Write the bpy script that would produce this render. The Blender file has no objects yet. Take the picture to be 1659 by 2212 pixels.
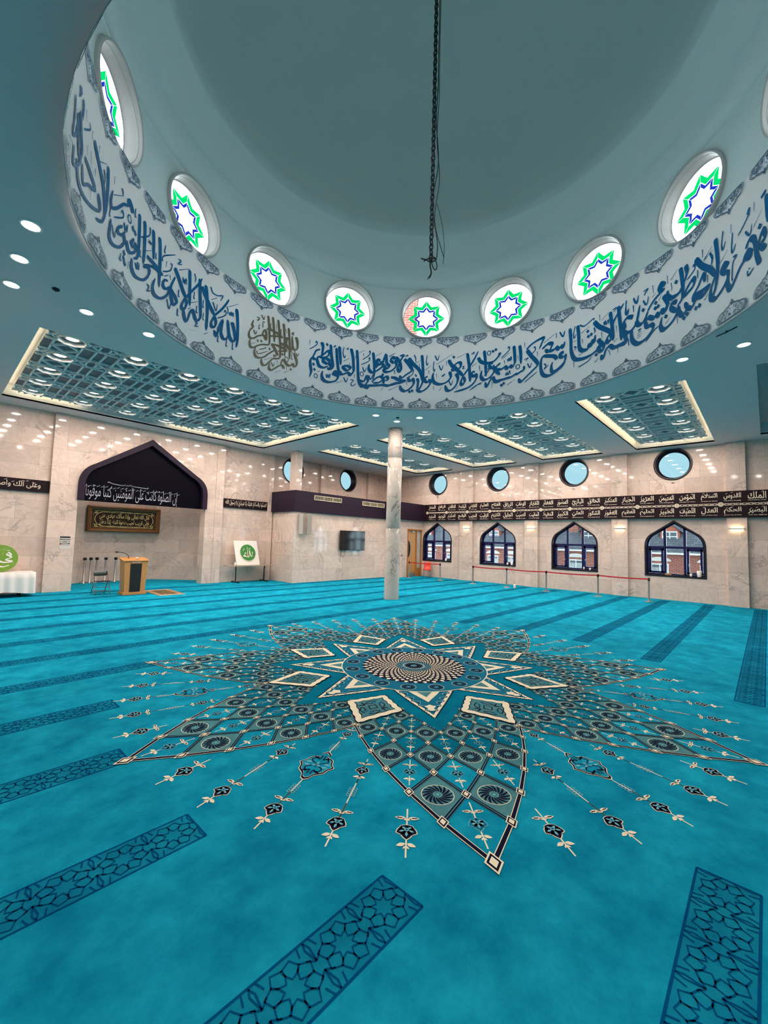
import bpy, bmesh, math, random
from math import sin, cos, pi, radians, sqrt, atan2, exp, hypot, log
from mathutils import Vector, Matrix
from mathutils.geometry import tessellate_polygon
random.seed(7)
SC = bpy.context.scene
COL = SC.collection

# ---------------------------------------------------------------- camera
EYE = 2.05
cd = bpy.data.cameras.new('camera')
cam = bpy.data.objects.new('camera', cd)
COL.objects.link(cam)
SC.camera = cam
cd.sensor_fit = 'HORIZONTAL'
cd.sensor_width = 36.0
cd.lens = 36.0 * 903.57 / 1659.0
cd.clip_start = 0.05
cd.clip_end = 300
_y, _p, _r = radians(42.543), radians(3.924), radians(1.636)
_fw = Vector((cos(_p) * cos(_y), cos(_p) * sin(_y), sin(_p)))
_rt = Vector((sin(_y), -cos(_y), 0))
_up = _rt.cross(_fw)
_rt2 = _rt * cos(_r) + _up * sin(_r)
_up2 = -_rt * sin(_r) + _up * cos(_r)
cam.matrix_world = Matrix(((_rt2.x, _up2.x, -_fw.x, 0), (_rt2.y, _up2.y, -_fw.y, 0), (_rt2.z, _up2.z, -_fw.z, EYE), (0, 0, 0, 1)))

# ---------------------------------------------------------------- picture settings, sky, lamp strengths
SC.view_settings.view_transform = 'Standard'
SC.view_settings.look = 'None'
SC.view_settings.gamma = 1.0
SC.view_settings.use_curve_mapping = False
SC.view_settings.exposure = 0.0
SC.cycles.max_bounces = 8
SC.cycles.diffuse_bounces = 5
SC.cycles.glossy_bounces = 3
SC.cycles.transparent_max_bounces = 8
SC.cycles.sample_clamp_indirect = 6.0
SC.cycles.filter_width = 1.0
SC.cycles.caustics_reflective = False
SC.cycles.caustics_refractive = False
DOWN_W = 20.0       # watts of one coffer downlight
FILL_W = 50.0       # watts of one fill lamp added out of view
RING_W = 20.0       # watts of one plain downlight round the dome
COVE_E = 12.0        # brightness of the strips hidden in the coffers
LAMP_RGB = (1.0, 0.86, 0.76)
COVE_RGB = (1.0, 0.78, 0.48)

w = bpy.data.worlds.new('overcast_sky')
SC.world = w
w.use_nodes = True
nt = w.node_tree
bg = nt.nodes['Background']
tc = nt.nodes.new('ShaderNodeTexCoord')
sx = nt.nodes.new('ShaderNodeSeparateXYZ')
rp = nt.nodes.new('ShaderNodeValToRGB')
nt.links.new(tc.outputs['Generated'], sx.inputs[0])
nt.links.new(sx.outputs['Z'], rp.inputs[0])
e = rp.color_ramp.elements
e[0].position = 0.0;  e[0].color = (0.90, 0.95, 1.0, 1)
e[1].position = 0.95; e[1].color = (0.94, 0.97, 1.0, 1)
mul = nt.nodes.new('ShaderNodeValToRGB')      # bright hazy horizon under a thinner high sky
off = nt.nodes.new('ShaderNodeMath'); off.operation = 'MULTIPLY_ADD'
off.inputs[1].default_value = 0.5; off.inputs[2].default_value = 0.5
nt.links.new(sx.outputs['Z'], off.inputs[0])
nt.links.new(off.outputs[0], mul.inputs[0])
e = mul.color_ramp.elements
SKY_LOW, SKY_HAZE, SKY_HIGH = 8.0, 16.0, 2.8
e[0].position = 0.45; e[0].color = (SKY_LOW,) * 3 + (1,)
e[1].position = 0.74; e[1].color = (SKY_HIGH,) * 3 + (1,)
for p, v in ((0.50, SKY_HAZE), (0.61, SKY_HAZE), (0.68, 0.5 * SKY_HAZE)):
    x = e.new(p); x.color = (v, v, v, 1)
nt.links.new(rp.outputs[0], bg.inputs['Color'])
nt.links.new(mul.outputs[0], bg.inputs['Strength'])

# ---------------------------------------------------------------- helpers
def lin(c):
    return tuple(((v / 255) / 12.92 if v / 255 <= 0.04045 else ((v / 255 + 0.055) / 1.055) ** 2.4) for v in c)

def mat(name, rgb, rough=0.6, metal=0.0, spec=0.5, emit=None, es=0.0):
    m = bpy.data.materials.new(name)
    m.use_nodes = True
    b = m.node_tree.nodes['Principled BSDF']
    b.inputs['Base Color'].default_value = (*lin(rgb), 1)
    b.inputs['Roughness'].default_value = rough
    b.inputs['Metallic'].default_value = metal
    b.inputs['Specular IOR Level'].default_value = spec
    if emit:
        b.inputs['Emission Color'].default_value = (*emit, 1)
        b.inputs['Emission Strength'].default_value = es
    return m

def nmix(N, L, fac, a, b, mode='MIX'):
    n = N.new('ShaderNodeMix')
    n.data_type = 'RGBA'
    n.blend_type = mode
    for s, v in ((0, fac), (6, a), (7, b)):
        if hasattr(v, 'links'):
            L.new(v, n.inputs[s])
        elif s == 0:
            n.inputs[s].default_value = v
        else:
            n.inputs[s].default_value = (*v, 1)
    return n.outputs[2]

class MB:
    """collects shapes and links them as one mesh object"""
    def __init__(s):
        s.v = []; s.f = []; s.m = []; s.s = []
    def add(s, vs, fs, mi=0, sm=False):
        o = len(s.v)
        s.v += [tuple(p) for p in vs]
        for f in fs:
            s.f.append([o + i for i in f]); s.m.append(mi); s.s.append(sm)
        return s
    def box(s, x0, x1, y0, y1, z0, z1, mi=0, M=None):
        vs = [(x, y, z) for z in (z0, z1) for y in (y0, y1) for x in (x0, x1)]
        if M: vs = [M @ Vector(p) for p in vs]
        return s.add(vs, [(0, 2, 3, 1), (4, 5, 7, 6), (0, 1, 5, 4), (2, 6, 7, 3), (0, 4, 6, 2), (1, 3, 7, 5)], mi)
    def hexa(s, lo, hi, mi=0):
        """two quads (bottom, top) joined"""
        return s.add(list(lo) + list(hi), [(3, 2, 1, 0), (4, 5, 6, 7)] + [(i, (i + 1) % 4, 4 + (i + 1) % 4, 4 + i) for i in range(4)], mi)
    def tube(s, pts, r, n=8, mi=0, closed=False, caps=True):
        P = [Vector(p) for p in pts]; k = len(P); vs = []
        up = None
        for i in range(k):
            if closed: d = P[(i + 1) % k] - P[i - 1]
            else: d = P[min(i + 1, k - 1)] - P[max(i - 1, 0)]
            d.normalize()
            if up is None:
                up = Vector((0, 0, 1)) if abs(d.z) < 0.9 else Vector((1, 0, 0))
            a = d.cross(up).normalized(); b = a.cross(d).normalized(); up = b
            rr = r[i] if isinstance(r, (list, tuple)) else r
            vs += [P[i] + (a * cos(2 * pi * j / n) + b * sin(2 * pi * j / n)) * rr for j in range(n)]
        fs = []
        for i in range(k if closed else k - 1):
            i2 = (i + 1) % k
            fs += [(i * n + j, i * n + (j + 1) % n, i2 * n + (j + 1) % n, i2 * n + j) for j in range(n)]
        s.add(vs, fs, mi, True)
        if caps and not closed:
            s.add(vs[:n], [list(range(n))[::-1]], mi); s.add(vs[-n:], [list(range(n))], mi)
        return s
    def lathe(s, prof, n=32, c=(0, 0, 0), mi=0, sm=True, M=None):
        vs = []
        for r, z in prof:
            vs += [Vector((c[0] + r * cos(2 * pi * j / n), c[1] + r * sin(2 * pi * j / n), c[2] + z)) for j in range(n)]
        if M: vs = [M @ p for p in vs]
        fs = [(i * n + j, i * n + (j + 1) % n, (i + 1) * n + (j + 1) % n, (i + 1) * n + j) for i in range(len(prof) - 1) for j in range(n)]
        return s.add(vs, fs, mi, sm)
    def plate(s, loops, fn, t0, t1, mi=0, back=True, side=None):
        """flat outline with holes, mapped by fn(u, v, t)"""
        tri = tessellate_polygon([[Vector((u, v, 0)) for u, v in lp] for lp in loops])
        flat = [p for lp in loops for p in lp]
        s.add([fn(u, v, t0) for u, v in flat], tri, mi)
        if back: s.add([fn(u, v, t1) for u, v in flat], [t[::-1] for t in tri], mi)
        if t0 != t1:
            for lp in loops:
                k = len(lp)
                s.add([fn(u, v, t0) for u, v in lp] + [fn(u, v, t1) for u, v in lp],
                      [(i, (i + 1) % k, k + (i + 1) % k, k + i) for i in range(k)], mi if side is None else side)
        return s
    def build(s, name, mats, parent=None, bevel=0.0, loc=None, rot=None):
        me = bpy.data.meshes.new(name)
        me.from_pydata(s.v, [], s.f)
        if not isinstance(mats, (list, tuple)): mats = [mats]
        for m in mats: me.materials.append(m)
        me.polygons.foreach_set('material_index', s.m)
        me.polygons.foreach_set('use_smooth', s.s)
        me.update()
        bm = bmesh.new(); bm.from_mesh(me)
        bmesh.ops.remove_doubles(bm, verts=bm.verts, dist=1e-5)
        bmesh.ops.recalc_face_normals(bm, faces=bm.faces)
        bm.to_mesh(me); bm.free()
        o = bpy.data.objects.new(name, me)
        COL.objects.link(o)
        if parent: o.parent = parent
        if loc: o.location = loc
        if rot is not None: o.rotation_euler = (0, 0, rot)
        if bevel:
            b = o.modifiers.new('bevel', 'BEVEL'); b.width = bevel; b.segments = 2; b.limit_method = 'ANGLE'
        return o

def tag(o, label, cat, group=None):
    o['label'] = label; o['category'] = cat
    if group: o['group'] = group
    return o

def struct(o, label=None):
    o['kind'] = 'structure'
    if label: o['label'] = label
    return o

def thing(name, loc, label, cat, group=None, rz=0.0):
    o = bpy.data.objects.new(name, None)
    o.empty_display_size = 0.1
    COL.objects.link(o)
    o.location = loc; o.rotation_euler = (0, 0, rz)
    return tag(o, label, cat, group)

def dup(root, loc=None, rz=None, label=None, group=None):
    r = root.copy(); COL.objects.link(r)
    if loc: r.location = loc
    if rz is not None: r.rotation_euler = (0, 0, rz)
    if label: r['label'] = label
    if group: r['group'] = group
    for ch in list(root.children):
        c = ch.copy(); COL.objects.link(c); c.parent = r
        for g in list(ch.children):
            d = g.copy(); COL.objects.link(d); d.parent = c
    return r

def area(parent, loc, size, watts, rgb, rot=(0, 0, 0), shape='DISK', size_y=None):
    l = bpy.data.lights.new('lamp_light', 'AREA')
    l.shape = shape; l.size = size; l.energy = watts; l.color = rgb
    if size_y: l.size_y = size_y
    o = bpy.data.objects.new('lamp_light', l)
    COL.objects.link(o)
    o.location = loc; o.rotation_euler = rot
    if parent: o.parent = parent
    return o

ORD = ['first', 'second', 'third', 'fourth', 'fifth', 'sixth', 'seventh', 'eighth', 'ninth', 'tenth', 'eleventh', 'twelfth',
       'thirteenth', 'fourteenth', 'fifteenth', 'sixteenth', 'seventeenth', 'eighteenth', 'nineteenth', 'twentieth',
       'twenty-first', 'twenty-second', 'twenty-third', 'twenty-fourth', 'twenty-fifth', 'twenty-sixth', 'twenty-seventh',
       'twenty-eighth', 'twenty-ninth', 'thirtieth']

def bez(p0, p1, p2, n):
    return [((1 - t) ** 2 * p0[0] + 2 * t * (1 - t) * p1[0] + t * t * p2[0], (1 - t) ** 2 * p0[1] + 2 * t * (1 - t) * p1[1] + t * t * p2[1]) for t in (i / n for i in range(n + 1))]

def smooth(pts, n=4):
    """Catmull-Rom through 2-D points"""
    if len(pts) < 3: return list(pts)
    P = [pts[0]] + list(pts) + [pts[-1]]
    out = []
    for i in range(1, len(P) - 2):
        a, b, c, d = P[i - 1], P[i], P[i + 1], P[i + 2]
        for k in range(n):
            t = k / n
            out.append(tuple(0.5 * (2 * b[j] + (c[j] - a[j]) * t + (2 * a[j] - 5 * b[j] + 4 * c[j] - d[j]) * t * t + (3 * b[j] - a[j] - 3 * c[j] + d[j]) * t ** 3) for j in range(len(b))))
    out.append(tuple(pts[-1]))
    return out

def ribbon(pts, w, closed=False):
    """2-D centre line -> left and right edges; w is a width or one per point"""
    k = len(pts); L = []; R = []
    for i in range(k):
        if closed: a, b = pts[i - 1], pts[(i + 1) % k]
        else: a, b = pts[max(i - 1, 0)], pts[min(i + 1, k - 1)]
        dx, dy = b[0] - a[0], b[1] - a[1]
        l = hypot(dx, dy) or 1e-9
        h = (w[i] if isinstance(w, (list, tuple)) else w) / 2
        nx, ny = -dy / l * h, dx / l * h
        L.append((pts[i][0] + nx, pts[i][1] + ny)); R.append((pts[i][0] - nx, pts[i][1] - ny))
    return L, R

def nib_ribbon(pts, w, ang=50.0, lo=0.2, n=5):
    """a stroke written with a broad nib held at ang degrees"""
    P = smooth(pts, n); k = len(P); ws = []
    for i in range(k):
        a, b = P[max(i - 1, 0)], P[min(i + 1, k - 1)]
        d = atan2(b[1] - a[1], b[0] - a[0])
        ws.append(w * max(lo, abs(sin(d - radians(ang)))))
    ws[0] *= 0.55; ws[-1] *= 0.3
    if k > 5: ws[-2] *= 0.65; ws[-3] *= 0.85
    return ribbon(P, ws)

class FLAT(MB):
    """flat pattern work; every layer lies a hair above the last"""
    def __init__(s, fn):
        super().__init__(); s.fn = fn
    def strip(s, pts, w, lay, mi, closed=False):
        L, R = ribbon(pts, w, closed); k = len(pts)
        vs = [s.fn(x, y, lay) for x, y in L] + [s.fn(x, y, lay) for x, y in R]
        rng = range(k if closed else k - 1)
        return s.add(vs, [(i, (i + 1) % k, k + (i + 1) % k, k + i) for i in rng], mi)
    def edges(s, L, R, lay, mi):
        k = len(L)
        return s.add([s.fn(x, y, lay) for x, y in L] + [s.fn(x, y, lay) for x, y in R], [(i, i + 1, k + i + 1, k + i) for i in range(k - 1)], mi)
    def poly(s, pts, lay, mi):
        if len(pts) > 4:
            tri = tessellate_polygon([[Vector((x, y, 0)) for x, y in pts]])
            return s.add([s.fn(x, y, lay) for x, y in pts], tri, mi)
        return s.add([s.fn(x, y, lay) for x, y in pts], [list(range(len(pts)))], mi)
    def disc(s, c, r, lay, mi, n=24):
        return s.poly([(c[0] + r * cos(2 * pi * j / n), c[1] + r * sin(2 * pi * j / n)) for j in range(n)], lay, mi)
    def ring(s, c, r, w, lay, mi, n=24):
        return s.strip([(c[0] + r * cos(2 * pi * j / n), c[1] + r * sin(2 * pi * j / n)) for j in range(n)], w, lay, mi, True)

# ---- Arabic lettering: presentation forms laid right to left
_AR = {}
for ch, base, n in [('ا', 0xFE8D, 2), ('ب', 0xFE8F, 4), ('ة', 0xFE93, 2), ('ت', 0xFE95, 4), ('ث', 0xFE99, 4), ('ج', 0xFE9D, 4), ('ح', 0xFEA1, 4),
                    ('خ', 0xFEA5, 4), ('د', 0xFEA9, 2), ('ذ', 0xFEAB, 2), ('ر', 0xFEAD, 2), ('ز', 0xFEAF, 2), ('س', 0xFEB1, 4), ('ش', 0xFEB5, 4),
                    ('ص', 0xFEB9, 4), ('ض', 0xFEBD, 4), ('ط', 0xFEC1, 4), ('ظ', 0xFEC5, 4), ('ع', 0xFEC9, 4), ('غ', 0xFECD, 4), ('ف', 0xFED1, 4),
                    ('ق', 0xFED5, 4), ('ك', 0xFED9, 4), ('ل', 0xFEDD, 4), ('م', 0xFEE1, 4), ('ن', 0xFEE5, 4), ('ه', 0xFEE9, 4), ('و', 0xFEED, 2),
                    ('ى', 0xFEEF, 2), ('ي', 0xFEF1, 4), ('آ', 0xFE81, 2), ('أ', 0xFE83, 2), ('ؤ', 0xFE85, 2), ('إ', 0xFE87, 2), ('ئ', 0xFE89, 4), ('ء', 0xFE80, 1)]:
    _AR[ch] = (base, n)
_LA = {'ا': 0xFEFB, 'أ': 0xFEF7, 'إ': 0xFEF9, 'آ': 0xFEF5}

def shape_ar(t):
    out = []; i = 0; prev = False
    while i < len(t):
        c = t[i]
        if c not in _AR:
            out.append(c); prev = False; i += 1; continue
        if c == 'ل' and i + 1 < len(t) and t[i + 1] in _LA:
            out.append(chr(_LA[t[i + 1]] + (1 if prev else 0))); prev = False; i += 2; continue
        base, n = _AR[c]
        nx = i + 1 < len(t) and t[i + 1] in _AR and _AR[t[i + 1]][1] > 1 and n == 4
        if n == 4: k = (3 if nx else 1) if prev else (2 if nx else 0)
        elif n == 2: k = 1 if prev else 0
        else: k = 0
        out.append(chr(base + k)); prev = nx; i += 1
    return ''.join(out[::-1])

_TX = {}
def text_mesh(body, offset=0.0, res=2):
    key = (body, offset)
    if key not in _TX:
        c = bpy.data.curves.new('lettering', 'FONT')
        c.body = body; c.resolution_u = res; c.offset = offset
        o = bpy.data.objects.new('lettering', c)
        COL.objects.link(o)
        m = bpy.data.meshes.new_from_object(o.evaluated_get(bpy.context.evaluated_depsgraph_get()))
        _TX[key] = ([tuple(v.co) for v in m.vertices], [list(p.vertices) for p in m.polygons])
        bpy.data.objects.remove(o); bpy.data.curves.remove(c); bpy.data.meshes.remove(m)
    return _TX[key]

def put_text(mb, body, fn, cx, cy, w, h, mi=0, offset=0.0, ar=True):
    """text fitted into a w x h box centred on (cx, cy); fn(u, v) -> 3-D"""
    vs, fs = text_mesh(shape_ar(body) if ar else body, offset)
    xs = [p[0] for p in vs]; ys = [p[1] for p in vs]
    x0, x1, y0, y1 = min(xs), max(xs), min(ys), max(ys)
    mb.add([fn(cx + ((p[0] - x0) / (x1 - x0) - 0.5) * w, cy + ((p[1] - y0) / (y1 - y0) - 0.5) * h) for p in vs], fs, mi)
# ---------------------------------------------------------------- materials
def marble(name, plane, base=(232, 205, 190), vein=(140, 128, 124), tw=1.2, th=0.61, vamt=0.62, var=0.14):
    m = mat(name, base, 0.06, spec=0.42)
    N, L = m.node_tree.nodes, m.node_tree.links
    b = N['Principled BSDF']
    g = N.new('ShaderNodeNewGeometry')
    sp = N.new('ShaderNodeSeparateXYZ'); L.new(g.outputs['Position'], sp.inputs[0])
    cb = N.new('ShaderNodeCombineXYZ')
    L.new(sp.outputs['Y' if plane == 'x' else 'X'], cb.inputs[0]); L.new(sp.outputs['Z'], cb.inputs[1])
    br = N.new('ShaderNodeTexBrick')
    L.new(cb.outputs[0], br.inputs['Vector'])
    br.inputs['Scale'].default_value = 1.0
    br.inputs['Brick Width'].default_value = tw
    br.inputs['Row Height'].default_value = th
    br.inputs['Mortar Size'].default_value = 0.004
    br.inputs['Mortar Smooth'].default_value = 0.2
    br.offset = 0.42; br.offset_frequency = 2; br.squash = 0.75; br.squash_frequency = 3
    b1 = lin(base)
    br.inputs['Color1'].default_value = (b1[0] * 1.04, b1[1] * 1.04, b1[2] * 1.04, 1)
    br.inputs['Color2'].default_value = (b1[0] * (1 - var), b1[1] * (1 - var), b1[2] * (1 - var), 1)
    br.inputs['Mortar'].default_value = (b1[0] * 0.60, b1[1] * 0.58, b1[2] * 0.56, 1)
    def veins(scale, width, amt):
        n = N.new('ShaderNodeTexNoise'); n.inputs['Scale'].default_value = scale; n.inputs['Detail'].default_value = 7
        n.inputs['Roughness'].default_value = 0.62; n.inputs['Distortion'].default_value = 1.1
        L.new(g.outputs['Position'], n.inputs['Vector'])
        a = N.new('ShaderNodeMath'); a.operation = 'SUBTRACT'; a.inputs[1].default_value = 0.5; L.new(n.outputs['Fac'], a.inputs[0])
        c = N.new('ShaderNodeMath'); c.operation = 'ABSOLUTE'; L.new(a.outputs[0], c.inputs[0])
        r = N.new('ShaderNodeMapRange'); r.inputs['From Min'].default_value = 0; r.inputs['From Max'].default_value = width
        r.inputs['To Min'].default_value = amt; r.inputs['To Max'].default_value = 0
        L.new(c.outputs[0], r.inputs['Value'])
        return r.outputs[0]
    msk = N.new('ShaderNodeTexNoise'); msk.inputs['Scale'].default_value = 0.9; L.new(g.outputs['Position'], msk.inputs['Vector'])
    mr = N.new('ShaderNodeMapRange'); mr.inputs['From Min'].default_value = 0.45; mr.inputs['From Max'].default_value = 0.62; L.new(msk.outputs['Fac'], mr.inputs['Value'])
    v1 = veins(0.8, 0.026, vamt); v2 = veins(1.7, 0.07, 0.16)
    mm = N.new('ShaderNodeMath'); mm.operation = 'MULTIPLY'; L.new(v1, mm.inputs[0]); L.new(mr.outputs[0], mm.inputs[1])
    ad = N.new('ShaderNodeMath'); ad.operation = 'MAXIMUM'; L.new(mm.outputs[0], ad.inputs[0]); L.new(v2, ad.inputs[1])
    cl = nmix(N, L, ad.outputs[0], br.outputs['Color'], lin(vein))
    L.new(cl, b.inputs['Base Color'])
    return m

M_MX = marble('marble_tile_x', 'x')
M_MY = marble('marble_tile_y', 'y')
M_MC = marble('marble_column', 'y', (208, 192, 180), (104, 100, 100), tw=9.0, th=2.5, vamt=0.9, var=-0.03)
M_WHITE = mat('white_paint', (226, 226, 224), 0.55)
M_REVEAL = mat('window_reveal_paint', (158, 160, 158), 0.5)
M_CEIL = mat('ceiling_paint', (226, 210, 207), 0.65, spec=0.2)
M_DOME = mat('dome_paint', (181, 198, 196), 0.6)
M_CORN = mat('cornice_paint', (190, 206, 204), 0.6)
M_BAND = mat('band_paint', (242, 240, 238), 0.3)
M_BLUE = mat('lettering_blue', (0, 90, 138), 0.3, spec=0.15)
M_BRONZE = mat('lettering_bronze', (104, 92, 68), 0.35, 0.2)
M_CART = mat('cartouche_blue', (52, 80, 104), 0.4)
M_CARTB = mat('cartouche_backing', (224, 228, 232), 0.3)
M_DARK = mat('dark_purple_laminate', (40, 26, 44), 0.45, spec=0.2)
M_FRIEZE = mat('frieze_dark_brown', (34, 18, 24), 0.5, spec=0.15)
M_CREAMLET = mat('lettering_cream', (240, 220, 196), 0.5)
M_SILVLET = mat('lettering_silver', (168, 168, 174), 0.4)
M_NAVYF = mat('window_frame_navy', (16, 12, 72), 0.3)
M_LINING = mat('window_lining', (30, 20, 30), 0.35)
M_BLACK = mat('black_gloss', (8, 8, 9), 0.1)
M_BLACKM = mat('black_matt', (16, 16, 17), 0.55)
M_STEEL = mat('brushed_steel', (186, 182, 178), 0.28, 0.9)
M_RED = mat('red_belt', (196, 26, 38), 0.55)
M_REDCH = mat('orange_red_plastic', (226, 66, 34), 0.35)
M_WOOD = mat('light_oak', (198, 138, 78), 0.4)
M_WOOD2 = mat('oak_frame', (176, 112, 52), 0.4)
M_BROWN = mat('brown_wood_frame', (132, 84, 42), 0.38)
M_GOLD = mat('gold_thread', (255, 224, 150), 0.5)
M_CLOTHW = mat('white_tablecloth', (236, 228, 222), 0.8)
M_GREEN = mat('green_disc', (24, 126, 40), 0.4)
M_GREEN2 = mat('leaf_green_disc', (110, 152, 34), 0.45)
M_BEZEL = mat('lamp_bezel', (244, 236, 228), 0.4)
M_LED = mat('lamp_diffuser', (255, 255, 255), 0.5, emit=(1.0, 0.93, 0.84), es=20.0)
M_COVE = mat('cove_strip', (255, 255, 255), 0.5, emit=COVE_RGB, es=COVE_E)
M_SCON = mat('sconce_glow', (255, 255, 255), 0.5, emit=(1.0, 0.74, 0.42), es=14.0)
M_LATT = mat('lattice_panel', (100, 108, 116), 0.6)  # white plate toned darker: cove light on the ribs put into the colours
M_LATR = mat('lattice_ribs', (240, 240, 238), 0.45)
M_CHAIN = mat('dark_chain', (34, 40, 40), 0.45, 0.6)

def glass(name, tint=(1, 1, 1), refl=0.9):
    m = bpy.data.materials.new(name); m.use_nodes = True
    N, L = m.node_tree.nodes, m.node_tree.links
    N.clear()
    o = N.new('ShaderNodeOutputMaterial'); mx = N.new('ShaderNodeMixShader')
    t = N.new('ShaderNodeBsdfTransparent'); t.inputs[0].default_value = (*tint, 1)
    g = N.new('ShaderNodeBsdfGlossy'); g.inputs['Roughness'].default_value = 0.02
    ge = N.new('ShaderNodeNewGeometry')
    d = N.new('ShaderNodeVectorMath'); d.operation = 'DOT_PRODUCT'
    L.new(ge.outputs['Incoming'], d.inputs[0]); L.new(ge.outputs['Normal'], d.inputs[1])
    def op(kind, a, b):
        n = N.new('ShaderNodeMath'); n.operation = kind
        for s, v in ((0, a), (1, b)):
            if hasattr(v, 'links'): L.new(v, n.inputs[s])
            elif v is not None: n.inputs[s].default_value = v
        return n.outputs[0]
    k = op('POWER', op('SUBTRACT', 1.0, op('ABSOLUTE', d.outputs['Value'], None)), 5.0)
    L.new(op('MULTIPLY_ADD', k, 0.6), mx.inputs[0])
    mx.inputs[0].links[0].from_node.inputs[2].default_value = 0.04 * refl
    L.new(t.outputs[0], mx.inputs[1]); L.new(g.outputs[0], mx.inputs[2]); L.new(mx.outputs[0], o.inputs[0])
    return m
M_GLASS = glass('window_glass')
M_TINT = glass('tinted_glass', (0.172, 0.226, 0.238))
M_TINT2 = glass('grey_tinted_glass', (0.60, 0.68, 0.70))

def sticker(name, rgb):
    m = bpy.data.materials.new(name); m.use_nodes = True
    N, L = m.node_tree.nodes, m.node_tree.links
    N.clear()
    o = N.new('ShaderNodeOutputMaterial'); mx = N.new('ShaderNodeMixShader'); mx.inputs[0].default_value = 0.75
    d = N.new('ShaderNodeBsdfDiffuse'); d.inputs[0].default_value = (*lin(rgb), 1)
    t = N.new('ShaderNodeBsdfTranslucent'); t.inputs[0].default_value = (*lin(rgb), 1)
    L.new(d.outputs[0], mx.inputs[1]); L.new(t.outputs[0], mx.inputs[2]); L.new(mx.outputs[0], o.inputs[0])
    return m
M_SGREEN = sticker('green_film', (0, 122, 58))
M_SBLUE = sticker('blue_film', (14, 28, 100))

# carpet: turquoise pile with brushed mottling
def carpet(name, rgb, rgb2):
    m = mat(name, rgb, 0.95, spec=0.02)
    N, L = m.node_tree.nodes, m.node_tree.links
    b = N['Principled BSDF']
    g = N.new('ShaderNodeNewGeometry')
    a = N.new('ShaderNodeTexNoise'); a.inputs['Scale'].default_value = 2.6; a.inputs['Detail'].default_value = 9; a.inputs['Roughness'].default_value = 0.68
    c = N.new('ShaderNodeTexNoise'); c.inputs['Scale'].default_value = 0.7; c.inputs['Detail'].default_value = 3
    f = N.new('ShaderNodeTexNoise'); f.inputs['Scale'].default_value = 220.0; f.inputs['Detail'].default_value = 2
    for n in (a, c, f): L.new(g.outputs['Position'], n.inputs['Vector'])
    mr = N.new('ShaderNodeMapRange'); mr.inputs['From Min'].default_value = 0.34; mr.inputs['From Max'].default_value = 0.66; L.new(a.outputs['Fac'], mr.inputs['Value'])
    col = nmix(N, L, mr.outputs[0], lin(rgb), lin(rgb2))
    mr2 = N.new('ShaderNodeMapRange'); mr2.inputs['From Min'].default_value = 0.3; mr2.inputs['From Max'].default_value = 0.7
    mr2.inputs['To Min'].default_value = 0.84; mr2.inputs['To Max'].default_value = 1.14; L.new(c.outputs['Fac'], mr2.inputs['Value'])
    mr3 = N.new('ShaderNodeMapRange'); mr3.inputs['To Min'].default_value = 0.8; mr3.inputs['To Max'].default_value = 1.2; L.new(f.outputs['Fac'], mr3.inputs['Value'])
    k = N.new('ShaderNodeMath'); k.operation = 'MULTIPLY'; L.new(mr2.outputs[0], k.inputs[0]); L.new(mr3.outputs[0], k.inputs[1])
    vm = N.new('ShaderNodeVectorMath'); vm.operation = 'SCALE'; L.new(col, vm.inputs[0]); L.new(k.outputs[0], vm.inputs['Scale'])
    L.new(vm.outputs[0], b.inputs['Base Color'])
    bp = N.new('ShaderNodeBump'); bp.inputs['Strength'].default_value = 0.25; bp.inputs['Distance'].default_value = 0.004
    L.new(f.outputs['Fac'], bp.inputs['Height']); L.new(bp.outputs[0], b.inputs['Normal'])
    return m
M_CARPET = carpet('turquoise_carpet', (6, 126, 158), (26, 166, 194))
M_TEAL = carpet('teal_carpet', (0, 106, 136), (0, 128, 154))
M_GREYT = carpet('grey_teal_carpet', (70, 126, 136), (92, 146, 150))
M_STRIPE = carpet('dark_teal_carpet', (0, 70, 118), (0, 84, 132))
M_SFILL = carpet('stripe_ground_carpet', (8, 110, 143), (20, 142, 168))
M_CNAVY = mat('navy_carpet', (14, 18, 48), 0.95, spec=0.1)
M_CCREAM = mat('cream_carpet', (252, 236, 206), 0.95, spec=0.1)
M_CBLUE = mat('pale_blue_carpet', (120, 186, 200), 0.95, spec=0.1)
M_CMID = mat('mid_blue_carpet', (4, 112, 142), 0.95, spec=0.1)
# ================================================================ THE SETTING
HC = 6.12                      # ceiling
XW, XP = 20.33, 20.17          # right wall and the face of its pilasters
YQ, YP = 18.0, 17.82           # mihrab wall and the face of its pilasters
DX, DY, DR = 5.60, 4.20, 5.03  # dome axis and the radius of its lettered band
X0, Y0 = -9.1, -9.7            # walls behind the camera
WY = [2.775 + 3.86 * k for k in range(-2, 4)]      # window axes on the right wall

floor = struct(MB().box(X0 - 0.3, 20.7, Y0 - 0.3, 21.2, -0.12, 0.0).build('floor', M_CARPET))

def circ(cx, cy, r, n=48):
    return [(cx + r * cos(2 * pi * j / n), cy + r * sin(2 * pi * j / n)) for j in range(n)]

def arch_loop(c, half, z0, zs, zk, xk, apex, n=7):
    """pointed arch: straight jambs to zs, a turn to (xk, zk), then straight to the apex"""
    q = bez((half, zs), (half, zs + (zk - zs) * 0.70), (xk, zk), n)
    right = [(half, z0)] + q
    left = [(-x, z) for x, z in right][::-1]
    return [(c + x, z) for x, z in right + [(0, apex)] + left]

def win_arch(c, d=0.0):
    return arch_loop(c, 1.0 - d, 0.95 + d, 2.12, 2.66 - d * 0.4, 0.74 - d * 0.9, 3.17 - d * 1.25)

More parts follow.
